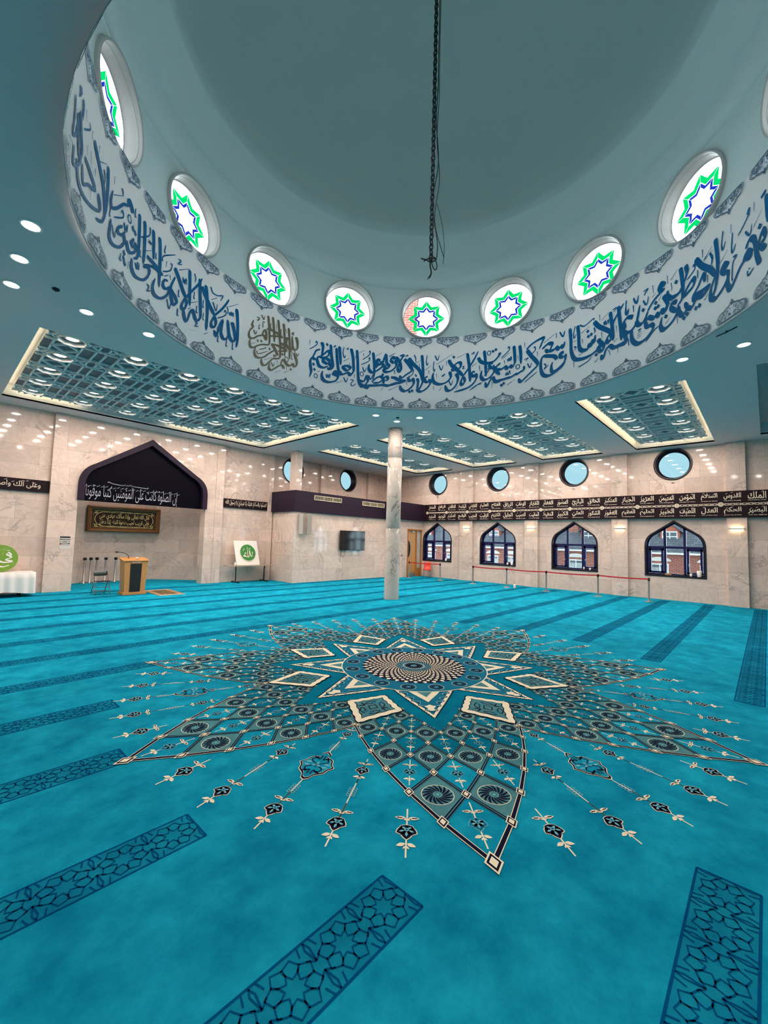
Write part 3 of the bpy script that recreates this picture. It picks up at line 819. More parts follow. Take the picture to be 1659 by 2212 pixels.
# pen strokes of the lettering on the dome band: angle round the dome (0.01 deg), height above 5.9 m (mm)
INK_BLUE = (
    'T7357,1388 7486,1330 7546,1219 7589,1098 7490,1080|T7591,1125 7668,1025 7667,875 7635,704 7683,544|T7318,1606 7270,1492 7281,1322 7315,1203|T7347,1182 7221,1294 7111,1402'
    ' 7053,1358 7104,1249 7249,1182 7396,1171 7448,1104 7421,999 7367,914 7219,904 7075,975|T7294,1110 7149,1170 7032,1124 7094,1041 7210,1059 7278,1106|T7063,1090 6993,991 70'
    '22,902 7105,914|T7011,1607 6974,1304 6912,1007 6967,913 7055,901|T6810,1550 6786,1285 6729,956 6674,825 6559,830|T6717,1617 6680,1362 6652,1083|T6288,1044 6422,1094 6585,'
    '1052 6449,961 6320,1024|T6693,892 6591,824 6413,896 6312,840 6218,954|T6318,1627 6253,1408 6220,1154 6218,954 6329,851|T6722,802 6840,866 6886,787 6736,744 6796,607 7021,'
    '525 7203,547 7274,671 7247,801|T6119,1616 6084,1318 6061,976 6028,722 5922,520|T6012,724 5848,730 5772,897 5717,759 5779,637 5709,544 5842,572 5976,642|T5567,1619 5524,13'
    '32 5513,1013 5555,806|T5712,616 5450,642 5222,677 5025,677 4700,755|T5585,730 5426,876 5279,919 5227,836 5355,738 5551,705|T5191,723 5180,884 5083,935 5047,850 5144,814|T'
    '5312,1398 5428,1415 5424,1299 5324,1280 5244,1346|T5295,1385 5241,1243 5433,1079 5595,1019 5697,1109 5686,1255|T5228,1347 5137,1604 5096,1344 5011,1262 5074,1184 5174,122'
    '0 5210,1319|T4821,1496 4921,1533 4951,1428 4867,1375 4803,1438|T4804,1468 4782,1278 4941,1121 5137,1077 5221,1157|S7712,1576 7714,1424|S7715,1314 7540,1441 7462,1529 7498'
    ',1590 7528,1527|S6559,1627 6584,1437 6530,1318 6500,1409|S6474,1571 6410,1626 6440,1549|S6558,1213 6365,1332|S6360,1190 6341,1136|S6171,1435 6172,1291|S6043,1541 5849,164'
    '7|S5895,1548 5874,1449|S5921,1356 5744,1481 5664,1578 5684,1649 5714,1587|S5964,1205 5705,1340 5676,1446 5724,1396|S5912,1140 5841,1005 5781,1142|S5690,921 5627,798 5566,'
    '949|S5481,1512 5270,1636|S5020,1541 4826,1658|S6539,748 6451,620 6392,771|S6307,712 6208,698 6286,601 6235,537 6107,626|S6183,887 6178,773|S6793,537 6567,644|S7130,741 71'
    '08,634 7064,740 7043,646 7000,766 7000,640|S7424,737 7329,798|S5266,513 5187,621|S5021,532 4698,682|S4843,1142 4813,1027|S6920,1556 6840,1615 6870,1552|D7129,1580|D7564,9'
    '26|D7525,784|D5222,982|D5444,1209|O7474,616|O5928,930|T4945,923 4814,917 4648,852 4469,846 4614,781 4809,756 5003,685 5067,623|T4800,1548 4665,1409 4610,1206 4656,1116 47'
    '24,1200 4680,1350 4602,1501 4539,1607 4670,1586|T4504,1505 4318,1306 4249,1161 4425,1038 4585,929 4653,999|T4357,1540 4206,1368 4006,1194 3920,1019 3900,858|T3919,1637 38'
    '87,1371 3865,1048 3882,814 3990,609 4103,578|T4055,608 4029,842 4080,929|T3709,989 3798,946 3786,843 3688,828 3658,916|T3658,901 3623,784 3732,639 3924,536 4087,578|T4310'
    ',998 4357,923 4306,851 4209,898|T4210,942 4174,781 4283,632 4460,539 4592,592 4628,707|T2988,1113 2952,937 3093,798 3316,748 3495,811 3546,958 3517,1104|T3027,1465 2911,1'
    '283 2782,1187 2940,1139|T2940,1139 2785,1333 2642,1351 2640,1220 2781,1158 2940,1125|T2779,1042 2713,893 2773,695 2929,559 3072,566 3123,713|T2912,1312 2685,1093 2540,953'
    '|T2540,967 2616,771 2567,696 2490,790 2524,937|T2540,953 2339,1208 2185,1421 2063,1636|T2415,1619 2356,1267 2329,977 2316,762|T2164,1047 2257,1028 2256,942 2146,917 2132,'
    '1001|T2131,986 2114,842 2236,683 2454,573 2832,497|S4999,540 4693,689|S4148,1045 4082,1003 4130,972|S4438,920 4229,1044 4185,1192 4216,1132|S4180,1634 4129,1546 4115,1414'
    '|S4141,1384 3948,1474|S3994,1371 3980,1224|S3740,1636 3768,1430 3733,1327 3703,1415|S3810,1180 3603,1310|S3681,1179 3671,1062|S3509,1441 3527,1236 3492,1132 3472,1220|S34'
    '81,1616 3397,1467 3342,1626|S3426,1350 2886,1637|S3345,1318 3261,1169 3207,1328|S3106,1425 3087,1293|S3257,979 3146,1048 3193,992 3257,979|S3420,1072 3411,940|S3014,853 2'
    '932,704 2878,860|S2756,1505 2441,1622|S2282,1562 2188,1623 2219,1555|S2576,1215 2513,1239 2559,1170 2480,1178|S2276,1202 2089,1296|S3508,695 3499,564|S3328,560 3235,673|S'
    '2770,580 2693,690|S2327,506 2111,643 1949,668|S2025,1174 1991,1028|S4420,847 4400,717|S4821,1150 4811,1034|S4490,1580 4393,1628 4424,1567|S5031,1547 4830,1664|D4306,530|D'
    '4223,555|D2859,1536|T2054,1450 1990,1328 1818,1249 1570,1270 1387,1423 1403,1482|T1869,1626 1834,1350 1816,1121 1806,865|T1585,1230 1693,1217 1676,1116 1583,1089 1553,116'
    '9|T1569,1143 1551,972 1688,822 1873,774 1968,884 1939,1051|T1354,1194 1476,1101 1490,991 1366,861|T1490,1019 1321,1007 1200,1057 1138,991 1033,1056 987,1006 912,1061|T931'
    ',1601 905,1362 897,1141 942,1053|T750,1576 718,1323 716,1051|T1611,826 1687,710 1778,566 1826,698|T1580,836 1517,688 1348,664|T1502,685 1318,701 1166,720 1015,737 894,784'
    ' 804,795 715,833 625,870 611,975|T539,1406 420,1500 213,1582 22,1598 66,1490 153,1327|T524,1389 389,1197 226,999 211,890 357,789 535,664 713,549 779,655|T65,1305 -110,140'
    '3 -241,1354 -139,1199 -23,1269|T-371,917 -313,1010 -140,1068 50,1090 108,893 63,646 -83,548 -313,585 -542,706 -628,835|T-139,1186 -284,1199 -371,1239 -428,1172 -514,1236 '
    '-571,1181 -614,1321|T-586,1050 -471,1044 -500,947 -600,944|T-645,992 -599,803 -420,674 -244,627 -212,764 -256,883|S2020,1217 2002,1087|S2244,542 2058,667 1919,709|S1325,1'
    '329 1082,1507 1089,1606 1128,1558|S1309,1284 1066,1435|S1126,1266 1110,1194 1080,1285 1049,1197 1020,1315 1004,1202|S808,1301 792,1147|S600,1610 584,1471|S1232,1243 1216,'
    '1129|S612,1138 493,1166 567,1088|S507,1021 432,884 382,1021|S389,1251 271,1330 286,1427 325,1396|S212,1275 197,1139|S7,1461 -327,1615|S-371,1614 -356,1476|S-471,1596 -557'
    ',1467 -600,1594|S1183,874 1167,803 1137,894 1106,807 1062,923 1040,809|S1134,522 893,661|S1609,672 1607,490|S593,514 386,635 210,731|S6,895 -53,829 5,751 -140,834|S1875,8'
    '73 1722,1024 1753,1084|S2257,1359 2072,1610|D1589,1563|D1497,1596|D1317,549|D1241,588|O1713,1532|O806,986|T-762,1612 -790,1300 -803,994 -901,779 -1125,725 -1346,741 -1538'
    ',811 -1647,845|T-988,1610 -1016,1351 -1028,1074 -1098,942 -1264,925 -1306,1032 -1361,966 -1403,1096 -1458,1029 -1492,1197|T-1567,1062 -1648,939 -1715,868 -1701,756 -1606,'
    '764 -1566,872 -1675,870|T-1461,1534 -1597,1361 -1840,1174 -1920,1096|T-1920,1096 -1811,974 -1851,890 -1932,953 -1920,1073|T-1920,1096 -2003,1318 -2166,1503 -2287,1631|T-1'
    '912,1589 -1949,1317 -1974,1076 -1985,887|T-2141,1629 -2164,1366 -2200,1033 -2210,802|T-2532,1207 -2375,1253 -2281,1180 -2306,1035 -2239,994|T-2239,994 -2370,908 -2528,944'
    ' -2634,1074 -2717,1386|T-2621,1080 -2659,976 -2762,953 -2866,1036 -2925,1159|T-2211,870 -2238,927 -2317,851 -2328,712 -2209,735|T-2314,695 -2156,709 -1996,710 -1890,783 -'
    '1782,728 -1699,545 -1646,656|S-361,1613 -376,1505|S-462,1620 -563,1460 -620,1608|S-918,1622 -875,1448 -889,1318 -945,1400|S-1113,1220 -1140,1100|S-874,1098 -944,1064 -888'
    ',1006|S-1045,1602 -1184,1527 -1434,1617 -1448,1563|S-1086,1377 -1323,1464|S-1460,1389 -1481,1285 -1445,1250|S-1613,1642 -1626,1494|S-1666,1477 -1871,1606|S-1734,1427 -174'
    '7,1339 -1775,1434 -1801,1330 -1856,1425 -1869,1326|S-1979,1607 -2087,1618 -2006,1549|S-2082,1194 -2086,1044|S-1664,1205 -1676,1047|S-2367,1651 -2324,1410 -2363,1337 -2404'
    ',1442|S-2536,1460 -2546,1311|S-2551,1597 -2627,1473 -2682,1622|S-2407,749 -2413,602|S-1013,832 -1236,910|S-998,553 -1262,610 -1373,697|S-1468,524 -1578,608|S-873,737 -873'
    ',576|S-1862,700 -1901,559|S-2103,683 -2114,543|S-1998,836 -2105,888|S-860,1227 -959,1246|D-1280,1358|D-1294,1226|D-1377,1250|D-2805,1236|D-1510,701|T-2486,935 -2496,711 -'
    '2636,557 -2869,584 -3050,719 -3026,813 -2899,827 -2862,949 -2928,1027|T-2928,1027 -3080,937 -3157,985 -3207,920 -3284,1008 -3358,931 -3411,1049|T-3341,1289 -3438,1097 -34'
    '09,968 -3333,943|T-3384,1493 -3271,1574 -3232,1511 -3293,1417 -3382,1422|T-2925,1160 -3087,1312 -3267,1389 -3344,1411|T-3456,1332 -3441,1238 -3539,1137 -3739,1143 -3867,1'
    '290 -3943,1383|T-3788,1620 -3820,1414 -3839,1168 -3809,988 -3683,895|T-3859,1001 -3936,1116 -4087,1225 -4134,1160 -4082,1075 -3933,1020 -3834,995|T-3685,992 -3561,1015 -3'
    '534,928 -3656,828 -3732,890|T-3719,857 -3679,758 -3527,630 -3325,579 -3252,693 -3294,859|T-3732,870 -3729,754 -3825,649 -3925,735 -3880,874|T-3925,735 -4047,694 -4122,769'
    ' -4076,869|T-4526,885 -4320,870 -4125,881 -4052,862|T-4076,869 -4317,779 -4513,856|T-4077,887 -4227,1014 -4354,1166 -4385,1001|T-4171,1566 -4335,1335 -4547,1136 -4649,959'
    '|T-4649,959 -4535,790 -4529,613 -4647,569|T-3925,1598 -3950,1437 -3892,1315|S-2351,1666 -2348,1396 -2386,1323 -2428,1450|S-2546,1463 -2557,1303|S-2549,1628 -2638,1464 -26'
    '92,1625|S-2823,1636 -2939,1642 -2861,1574 -2834,1544|S-2807,1449 -2895,1310 -2949,1476|S-3068,1650 -3085,1471|S-3050,1394 -3141,1453|S-3213,1249 -3304,1328|S-3450,1651 -3'
    '459,1483|S-3535,1512 -3726,1636|S-3546,1446 -3555,1280|S-3941,1287 -4141,1384 -4131,1485 -4093,1450|S-4224,1316 -4227,1164|S-4461,1095 -4456,952|S-4345,1637 -4352,1483|S-'
    '4374,1414 -4595,1478|S-4534,1453 -4578,1325 -4550,1224|S-2640,763 -2757,801|S-2639,720 -2756,748|S-2625,671 -2742,699|S-2855,515 -3074,667 -3215,710|S-3678,699 -3686,538|'
    'S-3378,678 -3505,761|S-3486,1032 -3575,1068|S-4362,664 -4461,739|S-2392,773 -2402,603|S-2654,844 -2732,851 -2666,795|D-3137,1235|D-3122,1127|D-3198,1132|D-3670,1398|D-339'
    '4,823|D-4154,621|D-4240,634|D-3847,580|D-3934,616|T-4672,1633 -4698,1431 -4716,1169 -4691,933 -4627,719 -4534,619|T-4962,970 -4864,1046 -4806,982 -4881,889 -4960,907|T-49'
    '66,888 -4942,756 -4826,643 -4644,560 -4533,602|T-5403,842 -5255,763 -5115,625 -5000,531 -4938,646 -4961,778|T-5547,828 -5439,911 -5370,862 -5501,796 -5547,828|T-5398,982 '
    '-5492,1074 -5601,1018 -5637,860 -5653,731 -5711,578 -5747,615|T-5677,775 -5729,918 -5824,1016 -5872,882 -5769,833 -5809,750 -5898,736|T-5930,1506 -5939,1282 -5949,1060|T-'
    '5807,1540 -5876,1561 -5933,1575|S-4352,1643 -4348,1497|S-4368,1423 -4589,1552|S-4529,1470 -4593,1328 -4555,1216|S-4865,1653 -4822,1417 -4853,1324 -4925,1433|S-5068,1628 -'
    '5051,1479|S-5095,1465 -5061,1198 -5092,1123 -5163,1228|S-4766,1122 -4973,1246|S-5088,1037 -5177,1014 -5084,944 -5053,725 -5060,641|S-5641,1597 -5623,1452|S-5224,1322 -546'
    '6,1473 -5517,1590 -5470,1547 -5512,1486|S-5611,1213 -5819,1347|S-5401,1273 -5507,1148 -5570,1294|S-5425,601 -5443,515 -5578,570|S-5448,617 -5503,607|S-4216,1322 -4211,117'
    '4|S-4460,1093 -4450,944|D-5751,1124|T10165,1517 10124,1305 10100,1048 10094,785 10123,593|T10287,1142 10225,998 10174,829 10203,714 10292,708 10362,792 10406,960 10434,11'
    '34|T10392,780 10455,672 10555,650 10626,740 10614,909 10599,1044 10678,918 10738,712 10780,613 10852,717|T11314,1484 11172,1330 11005,1165 10867,1051|T10867,1042 10953,85'
    '1 10933,763 10846,791 10810,915 10866,1034|T10867,1042 10656,1275 10517,1469 10426,1624|T11194,1574 11137,1366 11100,1031 11098,769 11110,606|T11390,1608 11365,1336 11323'
    ',1012 11316,791 11395,686 11473,701 11561,828 11643,754 11692,598 11747,514 11816,572 11857,732|T12207,1382 12064,1256 11919,1092 11811,985|T11810,978 11903,807 11906,708'
    ' 11820,742 11774,872 11809,970|T11810,978 11601,1246 11417,1481 11317,1657|T11726,1615 11703,1376 11687,1133 11668,876|S12068,1416 11740,1631|S11932,1347 11909,1245 11878'
    ',1328 11857,1241 11831,1371 11794,1251|S11572,1626 11525,1542 11542,1447|S12029,1033 12040,898 12001,894|S11536,1246 11549,1104 11511,1106|S11625,964 11420,1093|S11722,78'
    '2 11616,868|S11436,991 11448,848 11399,863|S11239,1218 11251,1064 11214,1073|S11031,1624 10958,1527 10805,1532 10631,1609 10708,1452|S10995,1348 10800,1480|S10941,1321 10'
    '826,1169 10801,1334|S11215,942 11228,797 11190,797|S10776,1020 10545,1178 10502,1272 10543,1309 10563,1244|S10488,1427 10444,1354 10462,1253|S10404,1334 10373,1273 10342,'
    '1362 10310,1282 10278,1372 10258,1276|S10438,1441 10119,1652|S11465,611 11391,636 11458,538 11348,579|S11163,488 11043,573|S10707,652 10722,519 10683,508|S10441,659 10443'
    ',520 10405,516|S10238,663 10240,522 10202,517|S12039,634 12038,506 12000,508|T12399,1005 12516,949 12538,833 12432,828 12321,932|T12318,912 12402,718 12593,554 12801,525 '
    '12866,630 12802,827|T12175,1207 12288,950 12244,867 12134,817 12090,732 12185,640 12245,716 12312,851|T12740,1652 12706,1457 12680,1144 12667,730|T13117,1056 12866,1062 1'
    '2577,1018|T12560,1028 12892,986 13199,850|T13211,805 13022,878 13039,730 13198,571 13441,498 13579,566 13584,728|T12957,1648 12921,1420 12903,1130|T13246,1616 13218,1323 '
    '13206,1040 13218,858|T13432,1609 13411,1385 13396,1091 13417,850 13533,760|T13561,1077 13639,970 13578,936 13515,1014|T13519,1048 13500,911 13631,791 13743,793 13798,902|'
    'T13970,1019 14108,908 14095,830 13950,892 13870,998|T13917,931 13879,814 14024,641 14242,546 14387,570 14396,730 14380,859|T13656,1466 13747,1557 13827,1571 13848,1464 13'
    '991,1378 14193,1169 14374,1047 14430,1124 14383,1311|S14353,1265 14047,1478|S14083,1574 14040,1554 14027,1475|S14427,1001 14445,880 14406,890|S14277,964 13975,1167 14010,'
    '1257 14057,1188|S13582,1604 13582,1473 13545,1481|S13929,1119 13873,1014 13851,1119 13819,1033 13802,1171|S14330,809 14225,675 14191,818|S13362,1246 13095,1445 13059,1588'
    ' 13097,1602|S13117,1332 12992,1353 13087,1381|S13179,1115 12978,1243|S13333,1036 13335,920 13283,934|S13473,722 13407,649 13388,774 13355,661 13335,787|S13957,587 13976,4'
    '70 13922,486|S13696,605 13713,468|S13055,574 12983,566 13023,465 12925,528|S12824,1301 12829,1196 12794,1207|S12540,1627 12559,1488 12524,1489|S12606,1271 12584,1389 1220'
    '4,1647|S12473,1352 12477,1234|S12584,1087 12353,1233 12298,1373 12352,1383|S12525,1028 12394,1124|S12345,1153 12317,1062|S12394,649 12308,493 12257,667|S12048,994 12042,8'
    '76|S12028,632 12025,503|S12112,1616 12025,1624 12102,1522 11985,1581|S12056,1418 11859,1555|D13854,652|D13811,500|D13858,560|D13620,1223|D13540,1193|O13753,1297|T15213,14'
    '12 15017,1310 14769,1145 14654,956 14614,763 14702,602 14929,502|T14607,1513 14576,1293 14569,1018 14592,778|T15907,616 15806,460 15588,425 15302,479 15001,585 14819,685 '
    '14816,785 14913,876|T15553,903 15307,910 15036,839 15308,708 15541,572 15636,759|T16043,1090 15948,892 15844,742 15736,746|T15929,1217 15811,1034 15708,863 15801,634|T162'
    '68,1124 16229,891 16258,678 16074,792 16048,919|T16066,1406 15950,1448 16055,1293|T15850,1411 15801,1390 15801,1199|T16123,619 16116,432 15907,525 15699,743|S16528,442 16'
    '157,594|S15649,1475 15620,1337|S15710,1156 15420,1391 15470,1449|S15317,1462 15321,1331|S14989,1528 15006,1373|S14941,1327 14669,1500|S14763,1351 14696,1274 14714,1123|S1'
    '5492,1115 15469,1002|S15322,1169 15243,993|S15079,1120 15075,993|S14362,1555 14361,1420|S15202,735 15191,590|S14801,832 14798,707')
INK_BRONZE = (
    'T9133,1770 9101,1599 9074,1409 9053,1167 9067,1046 9138,1006 9282,965 9424,892 9564,795 9668,790 9695,891 9669,965|T8976,1796 8937,1575 8905,1334 8894,1153|T8795,1786 875'
    '3,1554 8718,1312 8689,1067 8685,831 8765,757 8910,714 9028,595 9146,477 9250,462 9287,548 9269,602|T8612,1748 8578,1528 8553,1279 8530,876|T8438,1686 8401,1412 8375,1127 '
    '8374,852|T9165,1112 9212,1178 9276,1204 9439,1129 9579,1022 9703,1000 9734,1084 9695,1194 9618,1288 9643,1358 9599,1480|T9298,1213 9243,1348 9179,1322 9159,1180 9176,1108'
    '|T9163,1410 8996,1436 8805,1418 8622,1368|T8622,1368 8758,1349 8946,1303 9089,1237|T8770,839 8840,952 8922,910 9062,799 9201,673 9363,597 9489,612 9527,711 9492,820|T8995'
    ',1070 8828,1099 8616,1089 8445,1055|T8445,1055 8611,1005 8777,955|T8995,1070 8908,1031 8750,846|T8543,550 8589,622 8693,593 8833,486 8954,402 9030,446 9006,569|T8653,638 '
    '8598,772 8535,773 8446,695 8340,689 8260,762 8214,705 8132,744 8129,883 8233,1046|T8184,1513 8123,1373 8135,1195 8239,1166 8287,1256 8311,1509|T8287,1256 8324,1159 8429,1'
    '145 8498,1245 8465,1409 8545,1333 8579,1185 8665,1210|S9583,1237 9514,1150 9479,1252|S9502,1592 9407,1597 9485,1509 9405,1565|S9351,1710 9271,1617 9246,1726|S9289,1397 92'
    '88,1545 9225,1552|S9407,1442 9420,1315 9381,1362|S9028,1609 9041,1487 8989,1489|S8861,1652 8830,1494|S8687,1577 8690,1457 8658,1450|S8541,1626 8482,1525|S8334,1537 8295,1'
    '610 8281,1536 8254,1631|S9631,867 9480,953|S9446,755 9400,690 9087,857|S9376,803 9174,911 9186,932|S9186,604 8953,734|S8896,835 8882,772 8853,823 8819,783|S8967,613 8898,'
    '518 8863,628|S8773,704 8757,608|S8171,1081 8114,1009 8066,1109|S8294,1012 8309,887 8256,884|S8816,374 8654,477|S8527,452 8364,546|S8463,631 8458,538|D9436,1009|D9318,1042'
    '|D9039,931|D8314,593|D8606,922|O8464,827|O8257,1100')
# ================================================================ CARPET PATTERN (woven into the floor: parts of it)
MX, MY, MR0 = 5.57, 4.35, radians(0.4)
CM = [M_CNAVY, M_CCREAM, M_CBLUE, M_CMID, M_GREYT, M_TEAL, M_CARPET, M_STRIPE, M_SFILL]
NAVY, CREAM, PALE, MID, GREY, TEAL, TURQ, STRP, SFILL = range(9)
DZ = 0.0009
def local(x, y, lay): return (x, y, 0.0012 + DZ * lay)
def polar(r, a): return (r * cos(a), r * sin(a))

def pinwheel(F, c, R, lay, n=16, turn=1, a0=0.0):
    F.ring(c, R * 1.04, R * 0.05, lay, CREAM, 28)
    for q in range(n):
        a = a0 + 2 * pi * q / n
        L = []; Rr = []
        for i in range(6):
            t = i / 5
            r = R * (0.30 + 0.70 * t); tw = turn * 0.62 * t ** 0.8
            hw = (0.10 + 0.20 * sin(pi * min(1, t * 1.05)) ) * R * (0.55 + 0.45 * t) * 0.62
            x, y = c[0] + r * cos(a + tw), c[1] + r * sin(a + tw)
            px, py = -sin(a + tw), cos(a + tw)
            L.append((x + px * hw / 2 * 1.3, y + py * hw / 2 * 1.3)); Rr.append((x - px * hw / 2 * 1.3, y - py * hw / 2 * 1.3))
        F.edges(L, Rr, lay + 1, NAVY)
    F.ring(c, R * 0.27, R * 0.05, lay + 1, PALE, 16)
    F.disc(c, R * 0.10, lay + 1, PALE, 10)

def leaf(F, a, b, w, lay, mi, vein=None):
    """pointed leaf from a to b"""
    dx, dy = b[0] - a[0], b[1] - a[1]; l = hypot(dx, dy); nx, ny = -dy / l, dx / l
    pts = []
    for s in (1, -1):
        q = [(a[0] + dx * t + nx * s * w * sin(pi * t) ** 0.8 * (1.2 - 0.5 * t), a[1] + dy * t + ny * s * w * sin(pi * t) ** 0.8 * (1.2 - 0.5 * t)) for t in [i / 6 for i in range(7)]]
        pts.append(q)
    F.edges(pts[0], pts[1], lay, mi)
    if vein is not None:
        F.strip([(a[0] + dx * t, a[1] + dy * t) for t in (0.35, 0.8)], w * 0.5, lay + 1, vein)

def flower(F, ax, r0, s, lay, dark=True):
    """five-petalled bloom, its head towards +axis; ax(r, side) -> point"""
    body, rim = (NAVY, CREAM) if dark else (MID, PALE)
    pet = [(0.0, 0.0, 1.05, 0.0), (0, 0, 0.85, 1.15), (0, 0, 0.85, -1.15), (0, 0, 0.62, 2.25), (0, 0, 0.62, -2.25)]
    for _, _, ln, an in pet:
        tip = ax(r0 + s * ln * cos(an), s * ln * sin(an)); base = ax(r0 + 0.05 * s * cos(an), 0.05 * s * sin(an))
        leaf(F, base, (base[0] + (tip[0] - base[0]) * 1.10, base[1] + (tip[1] - base[1]) * 1.10), s * 0.48, lay, rim)
        leaf(F, base, tip, s * 0.40, lay + 1, body)
        leaf(F, (base[0] + (tip[0] - base[0]) * 0.2, base[1] + (tip[1] - base[1]) * 0.2), (base[0] + (tip[0] - base[0]) * 0.72, base[1] + (tip[1] - base[1]) * 0.72), s * 0.11, lay + 2, PALE)
    F.disc(ax(r0, 0), s * 0.20, lay + 2, PALE, 10); F.disc(ax(r0, 0), s * 0.11, lay + 3, MID, 8)

def sprig(F, ax, r0, r1, s, lay, dark=True, tail=True):
    """stem with a leaf pair, a bloom and a second leaf pair"""
    sw = s * 0.16
    F.strip([ax(r0, 0), ax(r1, 0)], sw, lay, CREAM)
    h = r1 - r0
    ra, rf, rb = r0 + h * 0.22, r0 + h * 0.50, r0 + h * 0.78
    for sd in (1, -1):
        leaf(F, ax(ra, sd * s * 0.10), ax(ra - s * 0.05, sd * s * 1.25), s * 0.26, lay + 1, CREAM, NAVY)
        leaf(F, ax(ra + s * 0.35, 0), ax(ra + s * 0.02, sd * s * 0.42), s * 0.12, lay + 1, CREAM)
        leaf(F, ax(rb - s * 0.25, sd * s * 0.08), ax(rb + s * 0.10, sd * s * 0.92), s * 0.24, lay + 1, CREAM)
        leaf(F, ax(rb + s * 0.05, 0), ax(rb + s * 0.45, sd * s * 0.30), s * 0.11, lay + 1, CREAM)
    flower(F, ax, rf - s * 0.2, s * 1.25, lay + 1, dark)

def axis_fn(a, off=0.0):
    ca, sa = cos(a), sin(a)
    return lambda r, side: (r * ca - side * sa, r * sa + side * ca)

# -------- one petal of the great flower (axis along +x), then eight of it
LR, LK, LA = 4.215, 0.0945, radians(3.83)
def node(i, j):
    return polar(LR * exp(-LK * (i + j)), LA * (i - j))
def petal_mesh():
    F = FLAT(local)
    N = 6
    cells = [(i, j) for i in range(N) for j in range(N) if min(i, j) < 3]
    for i, j in cells:
        q = [node(i, j), node(i + 1, j), node(i + 1, j + 1), node(i, j + 1)]
        if (i + j) % 2: F.poly(q, 0, GREY)
        else: F.poly(q, 0, TEAL if i + j > 3 else TURQ)
        c = (sum(p[0] for p in q) / 4, sum(p[1] for p in q) / 4)
        r = hypot(*c); a = atan2(c[1], c[0]); sc = r / 3.45
        if (i + j) % 2:
            pinwheel(F, c, 0.126 * sc, 1, 16, 1, a)
        else:
            ax0 = axis_fn(a)
            sprig(F, ax0, r - 0.225 * sc, r + 0.225 * sc, 0.062 * sc, 1, False)
    # ruled lines
    def line(pts, edge):
        r = [hypot(*p) / 4.2 for p in pts]
        F.strip(pts, [0.045 * k for k in r] if edge else [0.046 * k for k in r], 5, CREAM if edge else PALE)
        F.strip(pts, [(0.031 if edge else 0.041) * k for k in r], 6, NAVY)
        if not edge: F.strip(pts, [0.010 * k for k in r], 7, GREY)
    for i in range(0, 4):
        line([node(i, j) for j in range(N + 1)], i == 0)
        line([node(j, i) for j in range(N + 1)], i == 0)
    for i in range(4, N + 1):
        line([node(i, j) for j in range(4)], False)
        line([node(j, i) for j in range(4)], False)
    for i in range(N + 1):
        for j in range(N + 1):
            if min(i, j) > 3: continue
            p = node(i, j); r = hypot(*p); a = atan2(p[1], p[0]); k = r / 4.2 * (1.25 if i + j == 0 else 1.0)
            ax = axis_fn(a)
            for sz, lay, mi in ((0.052, 8, CREAM), (0.040, 9, NAVY), (0.026, 10, CREAM)):
                s = sz * k
                F.poly([ax(r + s * 1.55, 0), ax(r, s), ax(r - s * 1.55, 0), ax(r, -s)], lay, mi)
    return F

def put_part(F, name, parent, x, y, a):
    o = F.build(name, CM, parent, loc=(x, y, 0), rot=a)
    return o
pet = put_part(petal_mesh(), 'carpet_petal', floor, MX, MY, MR0)
for k in range(1, 8):
    o = pet.copy(); COL.objects.link(o); o.rotation_euler = (0, 0, MR0 + pi / 4 * k)

# -------- cream-bordered lozenges between the petals
def lozenge():
    F = FLAT(local)
    c = 1.86
    def ring(o, i, s, wob=0.0, n=5):
        P = [(o, 0), (c - 0.04, s), (i, 0), (c - 0.04, -s)]
        out = []
        for q in range(4):
            a, b = P[q], P[(q + 1) % 4]
            out += [(a[0] + (b[0] - a[0]) * t / n, a[1] + (b[1] - a[1]) * t / n) for t in range(n)]
        if wob:
            m = (sum(p[0] for p in P) / 4, 0)
            out = [(m[0] + (x - m[0]) * (1 + wob * (q % 2)), y * (1 + wob * (q % 2))) for q, (x, y) in enumerate(out)]
        return out
    F.poly(ring(2.36, 1.42, 0.375, 0.06, 8), 11, NAVY)
    F.poly(ring(2.34, 1.44, 0.36, 0.05, 8), 12, CREAM)
    inner = ring(2.22, 1.54, 0.262, -0.09, 6)
    F.poly(ring(2.235, 1.525, 0.275, -0.07, 6), 13, NAVY)
    F.poly(inner, 14, GREY)
    for s in (1, -1):
        for t in (1, -1):
            F.strip(smooth([(1.88 + t * 0.20, s * 0.03), (1.88 + t * 0.15, s * 0.10), (1.88 + t * 0.06, s * 0.12), (1.88 + t * 0.09, s * 0.06), (1.88 + t * 0.14, s * 0.05)], 4), 0.014, 15, NAVY)
            leaf(F, (1.88 + t * 0.10, s * 0.02), (1.88 + t * 0.22, s * 0.05), 0.014, 15, MID)
            leaf(F, (1.86, s * 0.10), (1.86 + t * 0.05, s * 0.19), 0.014, 15, NAVY)
    F.strip([(1.95, 0), (1.87, 0.06), (1.79, 0), (1.87, -0.06)], 0.018, 16, NAVY, True)
    return F
lz = put_part(lozenge(), 'carpet_lozenge', floor, MX, MY, MR0 + pi / 8)
for k in range(1, 8):
    o = lz.copy(); COL.objects.link(o); o.rotation_euler = (0, 0, MR0 + pi / 8 + pi / 4 * k)

